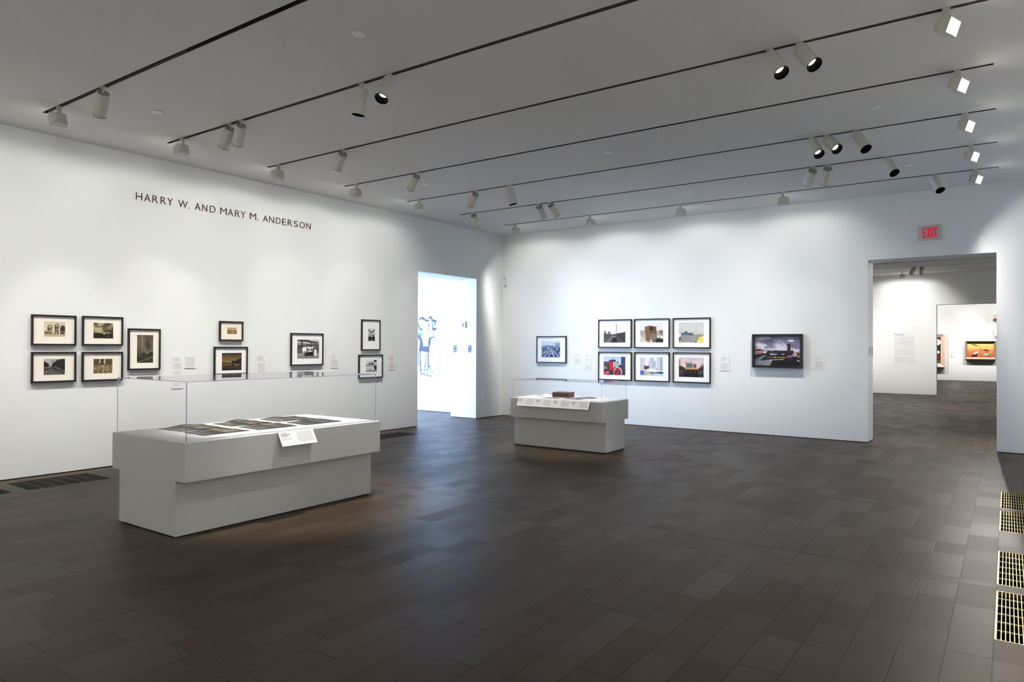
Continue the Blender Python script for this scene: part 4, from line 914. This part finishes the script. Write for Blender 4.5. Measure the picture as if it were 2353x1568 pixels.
# contents of the small case
zb = CB_T+.0095
def page(name, quad, m, label, cat, curl=0.008, z=zb, cv=None, group=None):
    cx = sum(p[0] for p in quad)/4; cy = sum(p[1] for p in quad)/4
    def fn(u, v):
        x = (quad[0][0]*(1-u)+quad[1][0]*u)*(1-v)+(quad[3][0]*(1-u)+quad[2][0]*u)*v; y = (quad[0][1]*(1-u)+quad[1][1]*u)*(1-v)+(quad[3][1]*(1-u)+quad[2][1]*u)*v
        return (x-cx, y-cy, .0015+curl*(math.sin(PI*u)**2)*(0.4+0.6*v))
    r = empty(name, (cx, cy, z))
    if cv: print_mesh('printed_face', cv, 1, 1, fn=fn, parent=r)
    n = 12; V = []; F = []
    for t in (0, 1):
        for j in range(n+1):
            for i in range(n+1):
                q = fn(i/n, j/n); V.append((q[0], q[1], q[2]-(.0005 if cv else 0)-(0.0012 if t else 0)))
    for t in (0, 1):
        for j in range(n):
            for i in range(n):
                a = t*(n+1)**2+j*(n+1)+i; F.append((a, a+1, a+n+2, a+n+1))
    def edge(idx):
        for a, b2 in zip(idx[:-1], idx[1:]): F.append((a, b2, b2+(n+1)**2, a+(n+1)**2))
    edge([i for i in range(n+1)]); edge([n*(n+1)+i for i in range(n+1)]); edge([j*(n+1) for j in range(n+1)]); edge([j*(n+1)+n for j in range(n+1)])
    mb = MB(); mb.v = V; mb.f = F; mb.build('paper', m, r)
    return tag(r, label, cat, group)
page('booklet', [(3.03, -3.25), (3.27, -3.30), (3.24, -3.02), (2.99, -2.98)], M_CARD, 'pale open booklet with curled pages at the left in the small case', 'booklet', curl=0.022)
page('paper_sheet', [(3.02, -3.60), (3.36, -3.61), (3.35, -3.38), (3.01, -3.37)], M_MATW, 'flat white sheet in front of the booklet in the small case', 'paper sheet', curl=0.002)
def dark_page(seed):
    c = Cv(40, 30, (70, 62, 64), seed); c.mottle(30, 4); c.blobs(16, 0, 1, 0, 1, .04, .12, [(30, 26, 30), (190, 186, 190), (96, 60, 70), (130, 124, 128)], .8); c.rect(0, 0, 1, .06, (210, 208, 208)); return c
page('photograph_sheet', [(3.41, -3.62), (3.68, -3.62), (3.68, -3.46), (3.41, -3.46)], M_CARD, 'flat dark photo print lying in front of the brown book', 'photo print', curl=0.003, cv=dark_page(81), group=None)
page('photograph_sheet', [(3.73, -3.60), (4.05, -3.60), (4.06, -3.36), (3.74, -3.36)], M_CARD, 'grey and dark photo print just right of the brown book, nearer the front', 'photo print', curl=0.005, cv=dark_page(82), group=None)
page('photograph_sheet', [(3.80, -3.31), (4.10, -3.33), (4.12, -3.10), (3.82, -3.08)], M_CARD, 'curled grey photo print right of the brown book, farther back', 'photo print', curl=0.010, cv=dark_page(83), group=None)
page('paper_sheet', [(4.16, -3.56), (4.40, -3.56), (4.40, -3.20), (4.16, -3.20)], M_MATW, 'flat white sheet at the right end inside the small case', 'paper sheet', curl=0.002)

def book():
    r = empty('book', (3.565, -3.23, zb), math.radians(4))
    w, d, h = 0.285, 0.235, 0.078; M_LEATHER = mat('dark_book_leather', (0.055, 0.045, 0.04), 0.45, bump=0.3, bscale=60); M_LSPINE = mat('red_brown_leather', (0.075, 0.018, 0.013), 0.4, bump=0.3, bscale=60)
    M_PG = mat('red_page_edges', (0.22, 0.06, 0.05), 0.7, bump=0.5, bscale=10)
    MB().box(-w/2, w/2, -d/2+.02, d/2, h-.006, h).build('top_cover', M_LEATHER, r, bevel=.0015)
    MB().box(-w/2, w/2, -d/2+.02, d/2, 0, .006).build('bottom_cover', M_LSPINE, r, bevel=.0015)
    b = MB(); n = 10; pts = []
    for k in range(n+1):
        a = -PI/2+PI*k/n; pts.append((-d/2+.02-.016*math.cos(a), h/2+h/2*math.sin(a)))
    for k in range(n): b.quad((-w/2, pts[k][0], pts[k][1]), (w/2, pts[k][0], pts[k][1]), (w/2, pts[k+1][0], pts[k+1][1]), (-w/2, pts[k+1][0], pts[k+1][1]))
    for sx in (-w/2, w/2):
        s = len(b.v); b.v += [(sx, p[0], p[1]) for p in pts]; b.f.append(tuple(range(s, s+n+1)))
    for zz in (.024, .042): b.box(-w/2+.004, w/2-.004, -d/2+.0005, -d/2+.006, zz, zz+.003)
    b.build('spine', M_LSPINE, r)
    b = MB(); m_ = 6
    for k in range(m_):      # text block with a hollowed fore edge
        z0, z1 = .006+(h-.012)*k/m_, .006+(h-.012)*(k+1)/m_
        dep = .012*math.sin(PI*(k+.5)/m_); b.box(-w/2+.006, w/2-.006, -d/2+.022, d/2-.004-dep, z0, z1)
    b.build('text_block', M_PG, r)
    tag(r, 'thick dark brown book with red-brown spine lying in the small display case', 'book')
book()

# slanted label cards hooked on the cases
def slanted(axis, a0, a1, tp, bt, n, label, cat='label card'):
    """axis 0: hangs on a face looking +x (a along y), tp/bt = (x,z); axis 1: on a face looking -y (a along x), tp/bt = (y,z)"""
    c = (a0+a1)/2; w = a1-a0
    r = empty('case_label_card', (tp[0], c, tp[1]), PI/2) if axis == 0 else empty('case_label_card', (c, tp[0], tp[1]), 0)
    out = (bt[0]-tp[0]) if axis == 0 else (tp[0]-bt[0]); dz = bt[1]-tp[1]     # local -Y is outward
    L_ = math.hypot(out, dz); ang = math.atan2(out, -dz)
    R_ = Matrix.Rotation(-ang, 4, 'X')       # local -Z turns outward
    def T(x, y, z): return R_ @ Vector((x, y, z))
    b = MB(); t = .005
    b.hexa([T(-w/2, -t, -L_), T(w/2, -t, -L_), T(w/2, 0, -L_), T(-w/2, 0, -L_), T(-w/2, -t, 0), T(w/2, -t, 0), T(w/2, 0, 0), T(-w/2, 0, 0)])
    b.hexa([(-w/2, 0, .0035), (w/2, 0, .0035), (w/2, .012, .0035), (-w/2, .012, .0035), (-w/2, 0, .0065), (w/2, 0, .0065), (w/2, .012, .0065), (-w/2, .012, .0065)])
    b.build('card', M_CARD, r)
    b1, b2 = MB(), MB(); g = w/n
    for k in range(n):
        x0 = -w/2+k*g
        text_rows(b1, x0+g*.05, x0+g*.33, -L_*.10, -L_*.38, 4, -t-.0006, .5, .45, seed=k); text_rows(b2, x0+g*.05, x0+g*.36, -L_*.42, -L_*.62, 4, -t-.0006, .4, .4, seed=k+9)
        text_rows(b2, x0+g*.48, x0+g*.95, -L_*.08, -L_*.84, 11, -t-.0006, .42, .1, seed=k+3)
    for bb, nm, mm in ((b1, 'printed_heading', M_INKD), (b2, 'printed_text', M_INK)):
        bb.v = [tuple(T(*v)) for v in bb.v]; bb.build(nm, mm, r)
    tag(r, label, cat)
slanted(0, -8.857, -8.472, (3.985, CA_T), (4.052, 0.650), 1, 'small white slanted label card on the front of the large case')
slanted(1, 3.071, 4.335, (-3.757, CB_T+.002), (-3.815, 0.634), 4, 'long white slanted label strip with four texts on the small case')

# ------------------------------------------------------------------ exit sign
r = empty('exit_sign', (8.304, 0, 3.372))
MB().box(-.158, .158, -.022, 0, -.119, .119).build('plate', M_EXITP, r, bevel=.003)
def redbar(name, polys):
    b = MB()
    for P in polys:
        s = len(b.v); n = len(P)
        for y in (-.030, -.020):
            b.v += [(x, y, z) for x, z in P]
        b.f.append(tuple(range(s, s+n))); b.f.append(tuple(range(s+n, s+2*n))[::-1])
        for k in range(n): b.f.append((s+k, s+(k+1) % n, s+n+(k+1) % n, s+n+k))
    b.build(name, M_EXITR, r)
R4 = lambda x0, x1, z0, z1: [(x0, z0), (x1, z0), (x1, z1), (x0, z1)]
zt, zl, s_ = .076, -.080, .017
redbar('letter', [R4(-.096, -.077, zl, zt), R4(-.077, -.045, zt-s_, zt), R4(-.077, -.048, -.009, .007), R4(-.077, -.045, zl, zl+s_)])
redbar('letter', [[(-.036, zl), (-.017, zl), (.021, zt), (.002, zt)], [(-.036, zt), (-.018, zt), (.021, zl), (.002, zl)]])
redbar('letter', [R4(.029, .047, zl, zt)])
redbar('letter', [R4(.054, .110, zt-s_, zt), R4(.073, .091, zl, zt-s_)])
tag(r, 'red EXIT sign on a pale plate above the right opening', 'exit sign')

# ------------------------------------------------------------------ floor grates
def grate(x0, x1, y0, y1, mb, label, group, cross=6, bars=30, mc=None):
    cx, cy = (x0+x1)/2, (y0+y1)/2; X, Y = (x1-x0)/2, (y1-y0)/2
    r = empty('floor_grate', (cx, cy, 0)); b = MB(); f = .010
    for q in ((-X, X, -Y, -Y+f), (-X, X, Y-f, Y), (-X, -X+f, -Y+f, Y-f), (X-f, X, -Y+f, Y-f)): b.box(*q, -.030, -.001)
    b.build('frame', mb, r)
    b = MB(); st = (2*X-2*f)/bars
    for k in range(1, bars): b.box(-X+f+k*st-.0023, -X+f+k*st+.0023, -Y+f, Y-f, -.026, -.002)
    b.build('slats', mb, r)
    b = MB(); st = (2*Y-2*f)/cross
    for k in range(1, cross): b.box(-X+f, X-f, -Y+f+k*st-.003, -Y+f+k*st+.003, -.010, -.0012)
    b.build('crossbars', mc or mb, r)
    b = MB(); D = -.30
    b.box(-X, X, -Y, Y, D-.01, D); b.box(-X-.01, -X, -Y, Y, D, -.0505); b.box(X, X+.01, -Y, Y, D, -.0505); b.box(-X, X, -Y-.01, -Y, D, -.0505); b.box(-X, X, Y, Y+.01, D, -.0505)
    b.build('duct', M_PIT, r)
    return tag(r, label, 'floor grate', group)
gr = ['farthest of the four brass floor grates at right', 'second of the four brass floor grates at right, counted from the back wall', 'third of the four brass floor grates at right, counted from the back wall', 'nearest and largest looking brass floor grate at the right edge']
for (a, b_), l in zip(GR_R, gr): grate(9.243, 9.853, a, b_, M_BRASS, l, 'brass floor grates along the right side')
M_CROSSL = mat('worn_bronze_edge', (0.12, 0.10, 0.07), 0.5)  # lighter tone for the cross lines of the left grates
gl = ['dark floor grate with five thin cross lines, left of the large case', 'dark floor grate cut by the left edge of the picture', 'dark floor grate between the large case and the left opening']
grate(0.205, 0.815, *GR_L[0], M_GRATED, gl[0], 'dark floor grates along the left wall', mc=M_CROSSL)
grate(0.205, 0.815, *GR_L[1], M_GRATED, gl[1], 'dark floor grates along the left wall', mc=M_CROSSL)
grate(0.33, 0.815, *GR_L[2], M_GRATED, gl[2], 'dark floor grates along the left wall', bars=24)

# ------------------------------------------------------------------ small wall devices
r = empty('security_sensor', (0.10, 0, 2.99))
MB().box(-.028, .028, -.030, 0, -.055, .045).build('housing', M_PLASTIC, r, bevel=.004)
MB().hexa([(-.028, -.030, -.055), (.028, -.030, -.055), (.020, -.004, -.115), (-.020, -.004, -.115), (-.028, -.030, -.054), (.028, -.030, -.054), (.028, -.002, -.054), (-.028, -.002, -.054)]).build('lower_window', mat('sensor_window', (.45, .5, .48), .3), r)
MB().lathe([(0.001, -.031), (.018, -.025), (.029, -.011), (.031, 0), (.027, .016), (.014, .028), (.001, .031)], 24, Matrix.Translation((0, -.036, .082))).build('camera_ball', M_PLASTIC, r, smooth=True)
MB().lathe([(.010, 0), (.010, .006)], 20, Matrix.Translation((.004, -.066, .086)) @ Matrix.Rotation(PI/2, 4, 'X')).build('lens', M_BLACK, r)
MB().box(-.022, .022, -.030, 0, .045, .070).build('mount', M_PLASTIC, r)
tag(r, 'small white camera and motion sensor high by the room corner', 'sensor')
r = empty('access_cover', (0, -0.487, 0.415), PI/2)
MB().box(-.107, .107, -.003, -.0004, -.107, .107).build('cover_plate', M_WALL, r, bevel=.001)
b = MB()
for q in ((-.110, -.107, -.110, .110), (.107, .110, -.110, .110), (-.107, .107, .107, .110), (-.107, .107, -.110, -.107)): b.box(q[0], q[1], -.0012, 0, q[2], q[3])
b.build('seam', M_LAMPCAP, r)
tag(r, 'flush square cover painted white, low on the wall right of the left opening', 'access cover')

def jamb_plate(loc, rz, w, h, m, label, group, dots=True):
    r = empty('sensor_plate', loc, rz)
    MB().box(-w/2, w/2, -.004, 0, -h/2, h/2).build('plate', m, r, bevel=.001)
    if dots:
        b = MB()
        for z in (-h*.28, h*.28): b.lathe([(.011, 0), (.011, .0045)], 14, Matrix.Translation((0, 0, z)) @ Matrix.Rotation(PI/2, 4, 'X'))
        b.build('lens', M_PLASTIC, r)
    return tag(r, label, 'sensor plate', group)
jamb_plate((-.175, DL[1], 1.497), 0, .085, .150, M_BLUEP, 'right one of two blue plates inside the bright left opening', 'plates on the left opening')
jamb_plate((-.590, DL[1], 1.497), 0, .085, .150, M_BLUEP, 'left one of two blue plates inside the bright left opening', 'plates on the left opening')
M_DGREY = mat('dark_grey_plate', (.10, .10, .12), .4)
jamb_plate((DR[0], .17, 1.505), PI/2, .055, .150, M_DGREY, 'dark slot plate on the jamb of the right opening, nearer the viewer', 'plates on the right opening', False)
jamb_plate((DR[0], .42, 1.505), PI/2, .055, .150, M_DGREY, 'dark slot plate on the jamb of the right opening, deeper inside', 'plates on the right opening', False)
r = empty('wall_intercom', (-.33, DL[1], 2.02)); MB().box(-.05, .05, -.03, 0, -.07, .07).build('case', M_PLASTIC, r, bevel=.004); MB().box(-.03, .005, -.033, -.03, -.05, .04).build('grille', M_BLUEP, r)
tag(r, 'small pale box with grey grille high inside the bright left opening', 'wall device')

# ------------------------------------------------------------------ things in the neighbouring galleries
r = empty('painting', (-2.235, -.221, 1.575)); M_CAN = mat('canvas_edge', (.8, .8, .84), .8)
MB().box(-.525, .525, -.035, 0, -.745, .745).build('canvas', M_CAN, r)
p = print_mesh('painted_surface', pic_horses(), 1.05, 1.49, parent=r); p.location = (0, -.036, 0)
tag(r, 'large unframed painting of blue animals on white, seen through the left opening', 'painting')
def framed_painting(x0, x1, z0, z1, cv, m, fw, label, inner=None):
    w, h = x1-x0, z1-z0; r = empty('framed_painting', ((x0+x1)/2, Y3, (z0+z1)/2)); b = MB(); X, Z = w/2, h/2
    ro = [(-X, -Z), (X, -Z), (X, Z), (-X, Z)]; ri = [(-X+fw, -Z+fw), (X-fw, -Z+fw), (X-fw, Z-fw), (-X+fw, Z-fw)]
    for k in range(4):
        k2 = (k+1) % 4
        b.hexa([(ro[k][0], 0, ro[k][1]), (ro[k2][0], 0, ro[k2][1]), (ri[k2][0], 0, ri[k2][1]), (ri[k][0], 0, ri[k][1]),
                (ro[k][0], -.10, ro[k][1]), (ro[k2][0], -.10, ro[k2][1]), (ri[k2][0], -.055, ri[k2][1]), (ri[k][0], -.055, ri[k][1])])
    b.build('frame', m, r)
    p = print_mesh('painted_surface', cv, w-2*fw, h-2*fw, parent=r); p.location = (0, -.04, 0)
    MB().box(-X+fw*.5, X-fw*.5, -.038, -.005, -Z+fw*.5, Z-fw*.5).build('stretcher', M_BLACK, r)
    tag(r, label, 'painting')
framed_painting(7.629, 8.860, 1.057, 1.915, pic_desert(), M_GOLDW, .085, 'orange landscape painting in a gilt brown frame, through both right openings')
framed_painting(5.50, 6.786, .644, 2.262, pic_figures(), M_PINKW, .17, 'dark painting in a pale pinkish frame, half hidden by the second opening')
r = empty('wall_label', (7.076, Y3, 1.25)); MB().box(-.07, .07, -.006, 0, -.11, .11).build('card', M_CARD, r)
b = MB(); text_rows(b, -.055, .055, .09, -.09, 7, -.0068, .42, .3, 5); b.build('printed_text', M_INK, r); tag(r, 'tiny white label between the two paintings in the farthest room', 'wall label')

# wall text of the second room
M_INKP = mat('pale_grey_ink', (0.60, 0.60, 0.60), 0.8)
r = empty('wall_text', (6.45, Y2, 1.54))
x = -.305
for i, ch in enumerate('Modernism'):
    w = {'M': .044, 'm': .042, 'i': .009, 'r': .018, 's': .024}.get(ch, .027); up = .062 if ch in 'Md' else (.060 if ch == 'i' else .043)
    letter(ch, x, x+w, .455, .455+up, .003, M_INKD, r); x += w+.007
for (t, bt, n) in ((.40, .05, 8), (.01, -.24, 6), (-.28, -.50, 5)):
    b = MB(); text_rows(b, -.295, .315, t, bt, n, -.0015, .34, .06, seed=n); b.build('text_paragraph', M_INKP, r)
tag(r, 'grey introductory wall text under a bold heading, through the right opening', 'wall text')
r = empty('alarm_horn', (8.93, Y3, 3.08)); MB().box(-.20, .20, -.05, 0, -.16, .16).build('back_box', M_CARD, r); MB().box(-.19, -.02, -.16, -.05, -.12, .12).build('horn', mat('horn_tan', (.62, .50, .42), .5), r, bevel=.02)
tag(r, 'tan alarm device high on the farthest wall, cut by the right jamb', 'alarm')
r = empty('junction_box', (8.96, Y3, 2.33)); MB().box(-.14, .14, -.08, 0, -.18, .18).build('case', mat('box_cream', (.66, .62, .54), .5), r, bevel=.006); MB().box(-.125, .125, -.084, -.08, -.165, .165).build('cover', M_CARD, r)
tag(r, 'cream box under the alarm device, cut by the right jamb', 'wall device')
r = empty('floor_barrier', (9.14, 18.9, 0))
MB().tube([(-.19, 0, .0), (-.19, 0, .16), (-.185, 0, .19), (-.16, 0, .205), (.16, 0, .205), (.185, 0, .19), (.19, 0, .16), (.19, 0, 0)], .012).build('rail', M_BLACK, r, smooth=True)
MB().box(-.22, -.16, -.03, .03, 0, .006).build('foot', M_BLACK, r); MB().box(.16, .22, -.03, .03, 0, .006).build('foot', M_BLACK, r)
tag(r, 'low black hoop on the floor far beyond the right opening', 'barrier')
bpy.context.view_layer.update()
